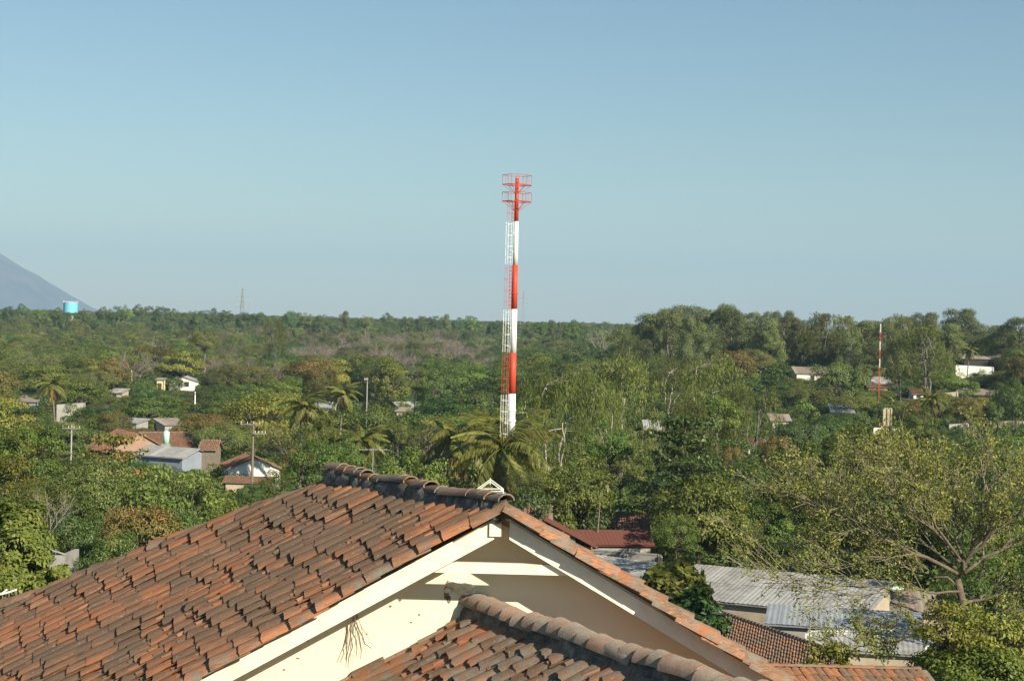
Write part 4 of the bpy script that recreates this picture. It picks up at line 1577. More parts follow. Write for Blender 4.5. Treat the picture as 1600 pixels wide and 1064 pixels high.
def crown_tree(seed, bark, leafmat, rx=4.5, rz=3.4, zc=5.8, nclump=44, rc=(.9, 1.5), per=300, L=.32, W=.13, flat=.75, droop=.1, hang=.1,
               trunk_r=.22, lean=0.0, hollow=.35, spread=.2, top_tint=0.0, bottom=-.75, up=.25, stems=1, tintvar=.14):
    rng = np.random.default_rng(seed)
    b, lv = MB(), Leaves()
    lob = lobes(rng)
    fork = Vector((lean * .6, 0, zc - rz * .75))
    for s in range(stems):
        o = Vector((rng.normal() * .5, rng.normal() * .5, 0)) * (s > 0)
        limb(b, rng, Vector((0, 0, -.6)) + o, fork + o * .6, trunk_r * 1.3, trunk_r * .8, .06, 5, 7)
    d = sph(rng, nclump * 4)
    d = d[d[:, 2] > bottom][:nclump]
    k = rng.uniform(hollow, 1, len(d)) ** .5
    c = d * (k * lob(d))[:, None] * np.array([rx, rx, rz]) + np.array([lean, 0, zc])
    for i, q in enumerate(c):
        r = rng.uniform(*rc)
        hgt = (q[2] - zc) / rz
        clump(lv, rng, q, r, int(per * (r / rc[1]) ** 2), L, W, flat, droop, hang, .46 + top_tint * max(0, hgt) + rng.normal() * tintvar, up, spread, d[i])
        if i % 3 == 0:
            mid = fork.lerp(Vector(q), .45) + Vector((0, 0, .3))
            limb(b, rng, fork, mid, trunk_r * .55, trunk_r * .3, .12, 3, 5)
            limb(b, rng, mid, q, trunk_r * .3, .03, .1, 3, 4)
    return b, lv, bark, leafmat

def willow_tree(seed, leafmat='leaf_willow', bark='bark_pale', H=15.0, rx=4.2, plumes=46, per=230, lean=1.5, L=.42, W=.06, drop=2.2, narrow=1.0):
    """open tree with pale leaning stems and foliage that hangs in plumes"""
    rng = np.random.default_rng(seed)
    b, lv = MB(), Leaves()
    ns = 3
    forks = []
    for s in range(ns):
        a = rng.uniform(0, 6.28)
        e = Vector((lean + math.cos(a) * rx * .5 * (s > 0) , math.sin(a) * rx * .5 * (s > 0), H * rng.uniform(.62, .9)))
        m = Vector((e.x * .3, e.y * .3, H * .33))
        p = limb(b, rng, (0, 0, -.6), m, .24 if s == 0 else .17, .15, .05, 4, 7)
        p2 = limb(b, rng, p[-1], e, .15, .05, .12, 6, 6)
        forks += p2[1:]
    for i in range(plumes):
        u = rng.uniform(0, 1)
        a = rng.uniform(0, 6.28)
        zz = H * (.38 + .60 * u)
        env = rx * narrow * math.sqrt(max(.05, 1 - ((u - .42) / .62) ** 2)) * rng.uniform(.35, 1.0) ** .6
        q = np.array([lean * (zz / H) * 1.2 + env * math.cos(a), env * math.sin(a), zz])
        n = int(per * rng.uniform(.6, 1.3))
        ln = drop * rng.uniform(.6, 1.2)
        strands = 9
        so = rng.normal(size=(strands, 3)) * np.array([.55, .55, .3])
        k = rng.integers(0, strands, n)
        w = rng.random(n)
        pp = q + so[k] * (1 + .25 * w)[:, None] + rng.normal(size=(n, 3)) * .11
        pp[:, 2] -= w ** 1.3 * ln - .4 * np.sin(w * 3)
        ax = np.stack([rng.normal(size=n) * .45, rng.normal(size=n) * .45, -np.ones(n)], 1)
        nrm = unit(rng.normal(size=(n, 3)) + np.array([.2, -.4, .5]))
        f = rng.uniform(.7, 1.3, n)
        lv.add(pp, ax, nrm, L * f, W * f, .45 + rng.normal() * .15 + rng.normal(size=n) * .18)
        nf = min(forks, key=lambda v: (v - Vector(q)).length)
        if i % 2 == 0: limb(b, rng, nf, q, .05, .015, .12, 3, 3)
    return b, lv, bark, leafmat

def eucalypt_tree(seed, H=16.0, rx=3.6, nclump=30, per=330, leafmat='leaf_eucalypt', bark='bark_grey'):
    """tall tree, foliage in separate rounded tufts along rising limbs"""
    rng = np.random.default_rng(seed)
    b, lv = MB(), Leaves()
    top = Vector((rng.normal() * .8, rng.normal() * .8, H * .88))
    tr = limb(b, rng, (0, 0, -.6), top, .28, .06, .05, 9, 7)
    for i in range(nclump):
        u = rng.uniform(.22, .97) if i > 2 else .97
        a = rng.uniform(0, 6.28)
        env = rx * (1.1 - 1.0 * max(0, u - .5)) * rng.uniform(.25, 1.0) ** .7
        if u < .4: env *= .8
        base = tr[min(len(tr) - 1, max(2, int(u * .8 * len(tr))))]
        q = np.array([base.x + env * math.cos(a), base.y + env * math.sin(a), H * u - .4])
        r = rng.uniform(.9, 1.7)
        clump(lv, rng, q, r, int(per * r * r * .8), .36, .10, 1.1, .55, .7, .45 + rng.normal() * .14, .2, .2)
        limb(b, rng, base, q, .08, .02, .12, 3, 4)
    return b, lv, bark, leafmat

def grow(b, rng, p, d, length, r, level, tips, gravity=0.0, up=0.15, kids=(3, 5), ratio=.62, wob=.16, k=5, minr=.012, angle=.75):
    n = 5 if level > 0 else 3
    pts, rs = [Vector(p)], [r]
    d = Vector(d).normalized()
    for i in range(n):
        d = (d + Vector(rng.normal(size=3)) * wob + Vector((0, 0, up - gravity))).normalized()
        pts.append(pts[-1] + d * length / n)
        rs.append(max(minr, r * (1 - .55 * (i + 1) / n)))
    b.tube(pts, rs, k if level > 1 else (4 if level == 1 else 3), cap=False)
    if level == 0:
        tips.append((pts[-1], d.copy()))
        tips.append((pts[-2], d.copy()))
        return
    m = int(rng.integers(kids[0], kids[1] + 1))
    for j in range(m):
        u = .35 + .65 * (j + rng.random()) / m
        f = u * n
        i0 = min(n - 1, int(f))
        q = pts[i0].lerp(pts[i0 + 1], f - i0)
        dd = (pts[i0 + 1] - pts[i0]).normalized()
        perp = Vector(rng.normal(size=3))
        perp = (perp - dd * perp.dot(dd)).normalized()
        perp.z *= .75
        nd_ = (dd + perp * angle * rng.uniform(.6, 1.3)).normalized()
        grow(b, rng, q, nd_, length * ratio * rng.uniform(.75, 1.2), max(minr, rs[i0] * .62), level - 1, tips, gravity, up, kids, ratio, wob, k, minr, angle)
    grow(b, rng, pts[-1], d, length * ratio, rs[-1], level - 1, tips, gravity, up, kids, ratio, wob, k, minr, angle)

def dry_tree(seed, leafmat='leaf_dry', bark='bark_dry', H=9.0, leaves=7, L=.2, W=.09):
    rng = np.random.default_rng(seed)
    b, lv = MB(), Leaves()
    tips = []
    limb(b, rng, (0, 0, -.6), (0, 0, H * .3), .2, .16, .05, 3, 6)
    for s in range(6):
        a = 6.28 * s / 6 + rng.uniform(-.4, .4)
        grow(b, rng, (0, 0, H * .26), (math.cos(a) * .75, math.sin(a) * .75, rng.uniform(.5, 1.1)), H * .36, .1, 2, tips, 0, .08, (3, 4), .62, .16, 4, .022)
    for p, d in tips:
        n = leaves
        q = np.array(p) + rng.normal(size=(n, 3)) * .35
        lv.add(q, rng.normal(size=(n, 3)), unit(rng.normal(size=(n, 3)) + np.array([0, 0, .6])), np.full(n, L) * rng.uniform(.7, 1.3, n), np.full(n, W), .5 + rng.normal(size=n) * .25)
    return b, lv, bark, leafmat

def tiered_tree(seed, leafmat='leaf_dark', H=11.0, rx=5.2, tiers=6, per=900, L=.36, W=.19):
    """tropical almond habit: flat tiers of big leaves on level branches"""
    rng = np.random.default_rng(seed)
    b, lv = MB(), Leaves()
    limb(b, rng, (0, 0, -.6), (.2, 0, H * .95), .22, .05, .02, 7, 7)
    for t in range(tiers):
        u = t / (tiers - 1)
        z = H * (.40 + .57 * u)
        R = rx * (1 - .62 * u ** 1.4) * rng.uniform(.85, 1.1)
        for j in range(5):
            a = 6.28 * j / 5 + t * .7 + rng.uniform(-.25, .25)
            e = Vector((R * math.cos(a), R * math.sin(a), z + .35 + rng.normal() * .2))
            limb(b, rng, (.1, 0, z), e, .07, .02, .05, 3, 4)
            for s in range(5):
                f = rng.uniform(.25, 1.05)
                q = np.array([e.x * f + rng.normal() * .7, e.y * f + rng.normal() * .7, z + .35 * f + rng.normal() * .12])
                clump(lv, rng, q, rng.uniform(.65, 1.1), int(per / 25 * 1.5), L, W, .28, .1, .1, .5 + rng.normal() * .15, .9, .2)
    return b, lv, 'bark_brown', leafmat

def finish_tree(t, name):
    b, lv, bark, leafmat = t
    return b.mesh(name + '_trunk', M[bark], True), lv.mesh(name + '_crown', M[leafmat])

PROTO = {}
def proto(kind, t, H, Wd):
    PROTO.setdefault(kind, []).append((*finish_tree(t, kind), H, Wd))
for s in range(3):
    proto('mango', crown_tree(100 + s, 'bark_brown', 'leaf_mango', 4.6, 3.7, 5.6, 74, (.85, 1.45), 210, .36, .125, .8, .25, .35, hollow=.55, bottom=-.8), 9.6, 9.8)
for s in range(4):
    proto('broad', crown_tree(200 + s, 'bark_brown', 'leaf_broad', 4.5, 3.2, 5.6, 56, (.7, 1.35), 230, .30, .15, .7, .1, .1, lean=.4, hollow=.35, tintvar=.17), 9.2, 9.8)
for s in range(2):
    proto('bright', crown_tree(300 + s, 'bark_brown', 'leaf_bright', 4.0, 2.8, 4.6, 50, (.7, 1.3), 210, .34, .17, .75, .15, .1, hollow=.4, bottom=-.9), 7.7, 8.8)
for s in range(3):
    proto('olive', crown_tree(400 + s, 'bark_grey', 'leaf_olive', 4.8, 2.6, 6.0, 60, (.7, 1.3), 300, .22, .10, .6, .1, .05, hollow=.3, bottom=-.5, tintvar=.16), 8.9, 10.4)
for s in range(2):
    proto('rusty', crown_tree(500 + s, 'bark_brown', 'leaf_rusty', 4.4, 3.0, 5.2, 60, (.8, 1.3), 210, .32, .13, .75, .15, .1, hollow=.55, top_tint=.34, tintvar=.10), 8.5, 9.6)
for s in range(2):
    proto('yellow', crown_tree(600 + s, 'bark_grey', 'leaf_yellow', 3.9, 2.8, 5.0, 40, (.6, 1.15), 210, .28, .13, .7, .1, .1, hollow=.25, tintvar=.2), 8.0, 8.4)
for s in range(3):
    proto('willow', willow_tree(700 + s, H=15, rx=4.3, lean=(1.2, -.8, .3)[s], bark=('bark_pale', 'bark_grey', 'bark_grey')[s]), 15.0, 9.6)
for s in range(3):
    proto('eucalypt', eucalypt_tree(800 + s, nclump=(40, 46, 36)[s]), 16.2, 8.0)
for s in range(3):
    proto('dry', dry_tree(900 + s), 8.8, 9.2)
proto('drygreen', dry_tree(950, 'leaf_olive', 'bark_grey', leaves=16, L=.24, W=.12), 8.8, 9.2)
proto('drygreen', dry_tree(951, 'leaf_olive', 'bark_grey', leaves=14, L=.24, W=.12), 8.8, 9.2)
proto('bare', dry_tree(960, 'leaf_dry', 'bark_dry', leaves=1), 8.8, 9.2)
for s in range(2):
    proto('tiered', tiered_tree(1000 + s), 10.9, 10.6)
proto('tiered_red', tiered_tree(1010, 'leaf_rusty', 9, 5, 5, 620), 9.0, 10.0)
for s in range(2):
    proto('bush', crown_tree(1100 + s, 'bark_brown', ('leaf_broad', 'leaf_dark')[s], 2.2, 1.7, 1.5, 26, (.5, .95), 150, .30, .15, .8, .1, .1, trunk_r=.08, bottom=-.95), 3.3, 4.8)

# ---- coconut palms
def frond_mesh(name, seed, length=4.2, arch=1.0, mat='leaf_palm'):
    rng = np.random.default_rng(seed)
    lv = Leaves()
    b = MB()
    n = 46
    pts = []
    for i in range(n + 1):
        u = i / n
        pts.append(np.array([length * (u - .16 * arch * u * u), 0, length * (.30 * u - .62 * arch * u * u)]))
    b.tube([Vector(p) for p in pts[::4]], [.05 * (1 - .8 * i / len(pts[::4])) for i in range(len(pts[::4]))], 4, .5)
    me_r = None
    P0, A, N_, Ls, Ws, T = [], [], [], [], [], []
    for i in range(4, n + 1):
        u = i / n
        d = pts[i] - pts[i - 1]
        d /= np.linalg.norm(d)
        for s in (-1, 1):
            l = length * .25 * (math.sin(math.pi * min(1, u * .82 + .16)) ** .6) * rng.uniform(.85, 1.1)
            ax = d * .55 + np.array([0, s * .75, -.45 - .35 * rng.random()])
            P0.append(pts[i]); A.append(ax); N_.append(np.array([0, -s * .35, 1.0]) + rng.normal(size=3) * .12)
            Ls.append(l); Ws.append(.115); T.append(.5 + rng.normal() * .18)
    lv.add(np.array(P0), np.array(A), np.array(N_), np.array(Ls), np.array(Ws), np.array(T))
    me = lv.mesh(name, M[mat])
    # midrib joined to the leaflets
    bm = bmesh.new()
    bm.from_mesh(me)
    tmp = b.mesh('tmp', M[mat])
    bm.from_mesh(tmp)
    bm.to_mesh(me)
    bm.free()
    bpy.data.meshes.remove(tmp)
    return me
FRONDS = [frond_mesh('frond_shape', i, 4.2, .75 + .16 * i) for i in range(4)]
FRONDS_OLD = [frond_mesh('old_frond_shape', 10 + i, 3.9, 1.25 + .1 * i, 'leaf_palm_old') for i in range(2)]
def palm(px, py, D, wpx, label, seed, old=4, nf=22):
    rng = np.random.default_rng(seed)
    top = P(px, py, D)
    g = ground_z(top.x, D)
    k = wpx * D / F / 7.6
    t = empty('coconut_palm', (top.x, D, g), label, 'palm tree', 'coconut palms standing above the trees')
    b = MB()
    h = top.z - g
    lx, ly = rng.normal() * .05, rng.normal() * .05
    b.tube([(top.x + lx * (h - z), D + ly * (h - z), g + z) for z in np.linspace(-.5, h, 8)], list(np.linspace(.2, .12, 8) * k + .02), 8)
    tr = b.build('trunk', M['bark_grey'], t, True)
    inv = PINV(t)
    for i in range(nf + old):
        a = 2.4 * i + rng.normal() * .25
        if i < nf:
            el = 1.25 - 1.75 * (i / nf) ** 1.1
            me = FRONDS[int(rng.integers(0, 4))]
        else:
            el = -.65 - .4 * rng.random()
            me = FRONDS_OLD[i % 2]
        m = Matrix.Translation(top) @ Matrix.Rotation(a, 4, 'Z') @ Matrix.Rotation(-el + .25, 4, 'Y') @ Matrix.Rotation(rng.normal() * .25, 4, 'X') @ Matrix.Scale(k * rng.uniform(.85, 1.1), 4)
        o = bpy.data.objects.new('frond', me)
        C.objects.link(o)
        o.parent = t
        o.matrix_parent_inverse = inv
        o.matrix_basis = m
    b = MB()
    for i in range(9):
        a = rng.uniform(0, 6.28)
        c = top + Vector((math.cos(a) * .28, math.sin(a) * .28, -.3 - .25 * rng.random())) * k
        b.tube([c - Vector((0, 0, .15 * k)), c, c + Vector((0, 0, .15 * k))], [.04, .13 * k, .03], 6)
    b.build('coconuts', M['leaf_palm_old'], t, True)

# ---------------------------------------------------------------- placing trees
PLACED = []      # every tree: (kind, variant, x, y, z, height, width, label)
trng = random.Random(77)
LOOKS = {'mango': 'dark green dense rounded', 'broad': 'mid green broad leafy', 'bright': 'bright green bushy', 'olive': 'olive green fine leaved',
         'rusty': 'green tree with rusty new leaves', 'yellow': 'yellow green open', 'willow': 'drooping pale stemmed', 'eucalypt': 'tall tufted grey green',
         'dry': 'brown half bare', 'drygreen': 'thin grey green twiggy', 'bare': 'pale leafless', 'tiered': 'dark tiered large leaved', 'tiered_red': 'reddish tiered large leaved', 'bush': 'low green'}
def T(kind, cx, ytop, wpx, D, label=None, var=None, rot=None):
    x = P(cx, 532, D).x
    g = ground_z(x, D)
    # the top of a tree at (cx, ytop): its crown's highest point stands a little behind its middle
    h = P(cx, ytop, D).z - g
    w = wpx * D / F
    PLACED.append(dict(kind=kind, var=trng.randrange(len(PROTO[kind])) if var is None else var, x=x, y=D, z=g, h=h, w=w, label=label, hero=True,
                       rot=trng.uniform(0, 6.28) if rot is None else rot))

# the eucalypts that stand up on the right of the skyline
T('eucalypt', 1018, 490, 80, 425, 'leftmost tall eucalypt of the dark stand on the skyline right of the mast')
T('eucalypt', 1048, 481, 72, 440)
T('eucalypt', 1078, 476, 78, 430, 'tall eucalypt with the broad dark crown left of the highest skyline crown')
T('eucalypt', 1108, 482, 78, 445)
T('eucalypt', 1134, 474, 57, 425, 'tall thin crowned eucalypt, highest of the dark stand on the skyline')
T('eucalypt', 1160, 488, 65, 430)
T('eucalypt', 1186, 486, 59, 420)
T('eucalypt', 1214, 496, 65, 440)
T('eucalypt', 1240, 495, 62, 430)
T('eucalypt', 1268, 500, 72, 440)
T('willow', 1288, 487, 74, 410, 'pale green rounded tall tree in the middle of the right skyline')
T('willow', 1322, 491, 70, 420)
T('eucalypt', 1352, 500, 67, 425)
T('eucalypt', 1388, 502, 65, 430)
T('eucalypt', 1418, 494, 59, 425)
T('willow', 1450, 505, 104, 340, 'large drooping green tree with pale leaning limbs right of the thin red mast', 1)
T('willow', 1408, 522, 80, 345)
T('eucalypt', 1478, 505, 62, 420)
T('eucalypt', 1496, 481, 67, 430, 'tall lone eucalypt with airy rounded head above the right skyline')
T('eucalypt', 1524, 505, 59, 440)
T('eucalypt', 1566, 508, 67, 430)
T('eucalypt', 1594, 495, 80, 420, 'dark tall eucalypt cut by the right edge of the skyline')
for cx, yt, w in ((1000, 505, 50), (1035, 500, 56), (1066, 498, 60), (1096, 500, 62), (1122, 498, 60), (1150, 505, 60), (1176, 503, 56), (1204, 508, 60), (1232, 508, 58), (1258, 512, 56), (1300, 508, 60), (1340, 510, 60), (1374, 512, 56), (1404, 508, 56), (1436, 514, 60), (1510, 520, 60), (1548, 520, 60), (1584, 516, 60)):
    T('broad' if cx % 3 else 'mango', cx, yt, w, trng.uniform(448, 470))
# drooping trees right of the mast
T('willow', 868, 572, 150, 165, 'drooping light green tree with a long pale leaning trunk right of the mast', 0, 0.0)
T('willow', 830, 575, 100, 178)
T('willow', 925, 590, 120, 185)
T('willow', 975, 553, 140, 212)
T('willow', 1046, 570, 100, 290)
T('willow', 1098, 553, 130, 222, 'pale green drooping tree with white stems below the dark skyline eucalypts')
T('willow', 1172, 588, 112, 215, 'weeping pale green tree with two thin trunks right of the drooping group', 2)
T('willow', 955, 600, 84, 180)
T('willow', 1085, 622, 96, 178)
T('broad', 960, 660, 84, 150)
T('broad', 1125, 610, 80, 190)
T('tiered', 1080, 660, 180, 146, 'large dark tree of flat leafy tiers with gaps, right of the bright palms')
T('tiered', 1098, 722, 140, 138)
T('mango', 1150, 715, 110, 140)
T('bright', 1100, 746, 150, 122, 'dense fresh green tree rising right of the tiled house with white wall')
T('bright', 1150, 785, 96, 122)
T('broad', 1066, 800, 76, 116)
T('broad', 890, 706, 130, 142, 'rounded green tree right behind the wooden shed')
T('broad', 908, 722, 92, 147)
T('olive', 975, 706, 96, 156)
T('olive', 825, 730, 80, 135)
T('bush', 830, 760, 70, 128)
T('mango', 1310, 563, 88, 318, 'big round dark green mango tree between the two grey houses on the right', 0)
T('tiered', 1213, 572, 60, 300)
T('rusty', 1222, 682, 70, 165, 'round bush with pinkish brown top right of the tiered tree')
T('rusty', 1150, 698, 50, 175)
T('mango', 1250, 655, 70, 185)
T('bright', 1335, 664, 130, 150, 'bright green spreading tree above the left limbs of the big sparse tree')
T('bright', 1390, 668, 120, 155)
T('bright', 1275, 690, 110, 145)
T('broad', 1440, 640, 60, 200)
T('broad', 1200, 725, 120, 130)
T('olive', 1290, 740, 130, 122)
T('dry', 1262, 655, 60, 205)
T('mango', 1440, 715, 140, 118)
T('broad', 1540, 745, 160, 108)
T('mango', 1560, 690, 120, 145)
T('broad', 1330, 785, 150, 122)
T('mango', 1592, 590, 70, 260)
T('mango', 1562, 616, 50, 260)
T('olive', 1470, 618, 60, 255)
T('rusty', 1512, 620, 50, 250)
T('broad', 1570, 850, 190, 96)
T('broad', 1450, 785, 140, 121)
T('broad', 1192, 788, 110, 123)
T('olive', 1160, 806, 84, 121)
T('broad', 1240, 795, 100, 122)
# left
T('bright', -15, 628, 150, 135, 'tall yellow green tree cut by the left edge')
T('yellow', 40, 655, 100, 120)
T('yellow', 15, 705, 150, 92)
T('broad', 50, 668, 120, 95)
T('olive', 60, 740, 120, 80)
T('olive', 150, 715, 190, 98)
T('broad', 235, 725, 190, 100, 'wide dense green tree behind the left part of the tiled roof')
T('olive', 296, 742, 150, 104)
T('broad', 395, 765, 110, 92)
T('rusty', 228, 790, 150, 84, 'leafy tree with orange brown tips just above the left roof edge')
T('mango', 300, 800, 120, 86)
T('mango', 150, 775, 130, 92)
T('mango', 120, 800, 120, 88)
T('mango', 190, 830, 120, 78)
T('tiered_red', 178, 687, 150, 128, 'tiered tree with reddish leaves in front of the brown tile roofs')
T('bare', 85, 755, 90, 76, 'tangled pale bare bush behind the grey concrete block wall')
T('mango', 432, 735, 66, 70, 'dark glossy leafed small tree just left of the roof ridge end')
T('mango', 400, 752, 40, 66)
T('broad', 500, 690, 110, 128)
T('bright', 505, 650, 66, 165)
T('rusty', 474, 700, 66, 140)
T('yellow', 400, 618, 130, 245, 'broad yellow green tree standing behind the wooden utility pole')
T('rusty', 335, 648, 66, 235, 'small rounded orange topped bush above the grey roofed house')
T('broad', 326, 600, 40, 340)
T('olive', 338, 580, 48, 370)
T('mango', 258, 614, 40, 300)
T('mango', 226, 592, 36, 340)
T('rusty', 182, 640, 60, 262)
T('mango', 590, 628, 110, 175, 'dark rounded glossy tree in front of the patchwork roofs')
T('dry', 690, 640, 130, 158, 'brown vine tangled tree left of the bright palms')
T('mango', 660, 660, 90, 162)
T('bright', 640, 700, 110, 128)
T('broad', 545, 680, 70, 145)
T('olive', 625, 660, 70, 158)
T('rusty', 500, 572, 60, 300)
T('olive', 652, 574, 60, 300)
T('mango', 680, 572, 60, 300)
T('bright', 610, 560, 70, 345)
T('drygreen', 590, 566, 60, 350)
T('bush', 868, 788, 90, 141)
T('bush', 925, 786, 80, 143)
T('broad', 850, 768, 76, 144)
T('bush', 955, 775, 80, 160)
T('bush', 900, 782, 60, 144)
T('bush', 938, 782, 60, 145)
T('bush', 866, 800, 56, 140.5)
# single trees on the skyline
T('bare', 240, 520, 56, 520, 'bare pale dome shaped tree in the wood left of the power pylon')
T('willow', 430, 490, 44, 520, 'tall tree with white trunk right of the power pylon', 2)
T('olive', 320, 512, 62, 480, 'round grey green tree standing apart left of the power pylon')
T('mango', 455, 485, 30, 900)
T('eucalypt', 537, 486, 20, 900, 'lone airy tree on the skyline between pylon and mast')
T('mango', 607, 489, 24, 950, 'small dark rounded tree alone on the skyline left of the mast')
T('mango', 660, 493, 30, 950)
T('broad', 635, 496, 26, 900)
T('broad', 735, 495, 30, 900)
T('mango', 500, 491, 30, 880)
T('olive', 570, 493, 34, 860)
T('broad', 478, 489, 28, 900)
T('broad', 845, 500, 30, 760)
T('mango', 380, 487, 30, 860)
T('mango', 680, 493, 20, 950)
T('eucalypt', 695, 491, 20, 1000)
T('mango', 715, 496, 22, 950)
T('mango', 770, 502, 24, 850)
T('mango', 893, 500, 34, 560, 'dark crown on the skyline right of the mast')
T('bare', 940, 498, 66, 520, 'wide leafless pale crown on the skyline right of the mast')
T('eucalypt', 862, 500, 20, 800)
T('eucalypt', 876, 502, 18, 800)
T('eucalypt', 828, 502, 24, 800)
for (cx, yt) in ((12, 480), (34, 479), (62, 481), (88, 483), (160, 484), (182, 480), (196, 481), (216, 480), (232, 483), (250, 480), (268, 486), (300, 487), (315, 484), (336, 486), (352, 488), (405, 490)):
    T('mango' if trng.random() < .7 else 'broad', cx, yt - trng.uniform(0, 5), trng.uniform(20, 36), trng.uniform(800, 1000))

T('mango', 104, 497, 24, 855)
T('broad', 116, 498, 24, 852)
T('mango', 96, 487, 22, 868)
T('broad', 111, 488.5, 22, 862)
T('mango', 127, 486, 22, 868)
# ---- the rest of the wood: scattered, thinned to what the camera can see
KEEP = [  # (x0, y0, x1, y1, D): nothing nearer than D may cover this much of the picture
    (318, 704, 436, 752, 200), (250, 694, 330, 728, 208), (120, 676, 242, 705, 225), (200, 652, 275, 668, 282), (85, 628, 132, 656, 305), (34, 616, 70, 630, 333),
    (243, 586, 310, 610, 413), (178, 603, 206, 616, 383), (490, 626, 530, 640, 343), (572, 611, 656, 640, 345), (254, 672, 268, 696, 220), (633, 578, 650, 588, 528),
    (1234, 568, 1290, 590, 398), (1350, 586, 1388, 608, 364), (1490, 550, 1568, 582, 422), (1290, 628, 1332, 645, 302), (1380, 634, 1396, 664, 298), (1486, 600, 1562, 618, 348),
    (1198, 644, 1232, 656, 290), (1002, 655, 1032, 690, 283), (1416, 603, 1442, 622, 353), (958, 798, 1012, 828, 155), (786, 790, 1034, 900, 140), (1540, 652, 1600, 668, 284),
    (1480, 660, 1512, 675, 278), (1150, 680, 1196, 694, 253), (1090, 885, 1450, 1040, 112), (783, 500, 812, 660, 146), (1369, 520, 1384, 590, 332), (388, 656, 404, 740, 192), (104, 664, 122, 694, 207),
    (300, 612, 310, 640, 332), (570, 588, 580, 625, 282), (845, 615, 900, 712, 168)]
def crown_h(kind, h, w):
    """height of the leafy head; a taller tree of that spread stands on a longer trunk"""
    _, _, H, Wd = PROTO[kind][0]
    return min(h, w * H / Wd * 1.28)
def ellipse(kind, x, y, h, w, z):
    cx, yt = pix((x, y, z + h))
    ch = crown_h(kind, h, w)
    yb = pix((x, y, z + h - ch * .86))[1]
    return cx, (yt + yb) / 2, w * F / y / 2, (yb - yt) / 2
def covers(kind, x, y, h, w, z):
    cx, cy, rx, ry = ellipse(kind, x, y, h, w, z)
    for (a, b_, c, d, DD) in KEEP:
        if y < DD and cx + rx > a and cx - rx < c and cy - ry < d and cy + ry > b_:
            if kind == 'bush' and a - 4 < cx < c + 4: return (a, b_)
            hit = 0
            for i in range(8):
                for j in range(5):
                    px, py = a + (c - a) * (i + .5) / 8, b_ + (d - b_) * (j + .5) / 5
                    if ((px - cx) / rx) ** 2 + ((py - cy) / ry) ** 2 < .95: hit += 1
            if hit > 0: return (a, b_)
    return False
for t in PLACED:
    if t['y'] < 420 and covers(t['kind'], t['x'], t['y'], t['h'], t['w'], t['z']):
        print('covers', t['kind'], [round(v) for v in pix((t['x'], t['y'], t['z'] + t['h']))], round(t['w'] * F / t['y']), t['y'], covers(t['kind'], t['x'], t['y'], t['h'], t['w'], t['z']))
ROOFLINE = [(-60, 965), (0, 945), (515, 735), (785, 790), (1210, 1050), (1700, 1052)]
def roof_y(x): return float(np.interp(x, [p[0] for p in ROOFLINE], [p[1] for p in ROOFLINE]))
HOUSES = [o.location.copy() for o in bpy.data.objects if o.get('category') in ('house', 'wall', 'shed')]
def shades_house(x, y, h):
    for q in HOUSES:
        dx, dy = x - q.x, y - q.y
        al, la = dx * .66 - dy * .75, abs(dx * .75 + dy * .66)
        if 1 < al < h * 1.5 and la < 5.5: return True
    return False
D = 108.0
cand = []
while D < 470:
    step = 7.6 + D * .017
    half = 830 / F * D
    x = -half + trng.uniform(0, 6)
    while x < half:
        dd = D + trng.uniform(-.45, .45) * step
        xx = x + trng.uniform(-2, 2)
        u = xx / dd * F + 800
        g = ground_z(xx, dd)
        n1 = math.sin(xx * .035 + 1.3) + math.sin(dd * .028 + xx * .02)
        r = trng.random()
        if u > 820 and dd > 130 and dd < 240 and u < 1180 and r < .45: kind = 'willow'
        elif u > 960 and dd > 385: kind = 'eucalypt' if r < .5 else ('willow' if r < .75 else 'broad')
        elif dd > 330 and u < 760 and r < .32: kind = 'dry' if r < .14 else 'drygreen'
        elif n1 > .7: kind = ('mango', 'mango', 'broad', 'tiered', 'bright')[int(r * 5)]
        elif n1 > -.2: kind = ('broad', 'mango', 'olive', 'broad', 'mango', 'bright', 'broad')[int(r * 7)]
        else: kind = ('olive', 'olive', 'yellow', 'broad', 'bright', 'rusty', 'drygreen', 'mango')[int(r * 8)]
        base = {'willow': (13, 8.5), 'eucalypt': (14, 7), 'tiered': (8.5, 8)}.get(kind, (8.3, 10.8))
        k = trng.uniform(.72, 1.22)
        h, w = base[0] * k, base[1] * k * trng.uniform(.9, 1.2)
        tries = 0
        while covers(kind, xx, dd, h, w, g) and tries < 4:
            h *= .78
            w *= .9
            tries += 1
        if not covers(kind, xx, dd, h, w, g) and not shades_house(xx, dd, h):
            cand.append(dict(kind=kind, var=trng.randrange(len(PROTO[kind])), x=xx, y=dd, z=g, h=h, w=w, label=None, hero=False, rot=trng.uniform(0, 6.28)))
        x += w * trng.uniform(.72, .98)
    D += step
# a coarse picture of what hides what decides which of them the camera sees
GW, GH, GS = 400, 266, 4.0
buf = np.zeros((GH, GW), bool)
for i in range(GW):
    y0 = int(roof_y(i * GS) / GS)
    buf[max(0, y0):, i] = True
yy, xx_ = np.mgrid[0:GH, 0:GW]
def footprint(t):
    cx, cy, rx, ry = ellipse(t['kind'], t['x'], t['y'], t['h'], t['w'], t['z'])
    return ((xx_ + .5 - cx / GS) / (rx / GS)) ** 2 + ((yy + .5 - cy / GS) / max(ry / GS, .5)) ** 2 < .9
final = []
for t in sorted(PLACED + cand, key=lambda q: q['y']):
    fp = footprint(t)
    a = fp.sum()
    v = (fp & ~buf).sum()
    t['vis'] = int(v)
    if t['hero'] or (v >= 5 and v > .10 * a):
        final.append(t)
        buf |= fp
heroes = [t for t in final if t['hero']]
rest = sorted((t for t in final if not t['hero']), key=lambda t: -t['vis'])
N_TREES = 296
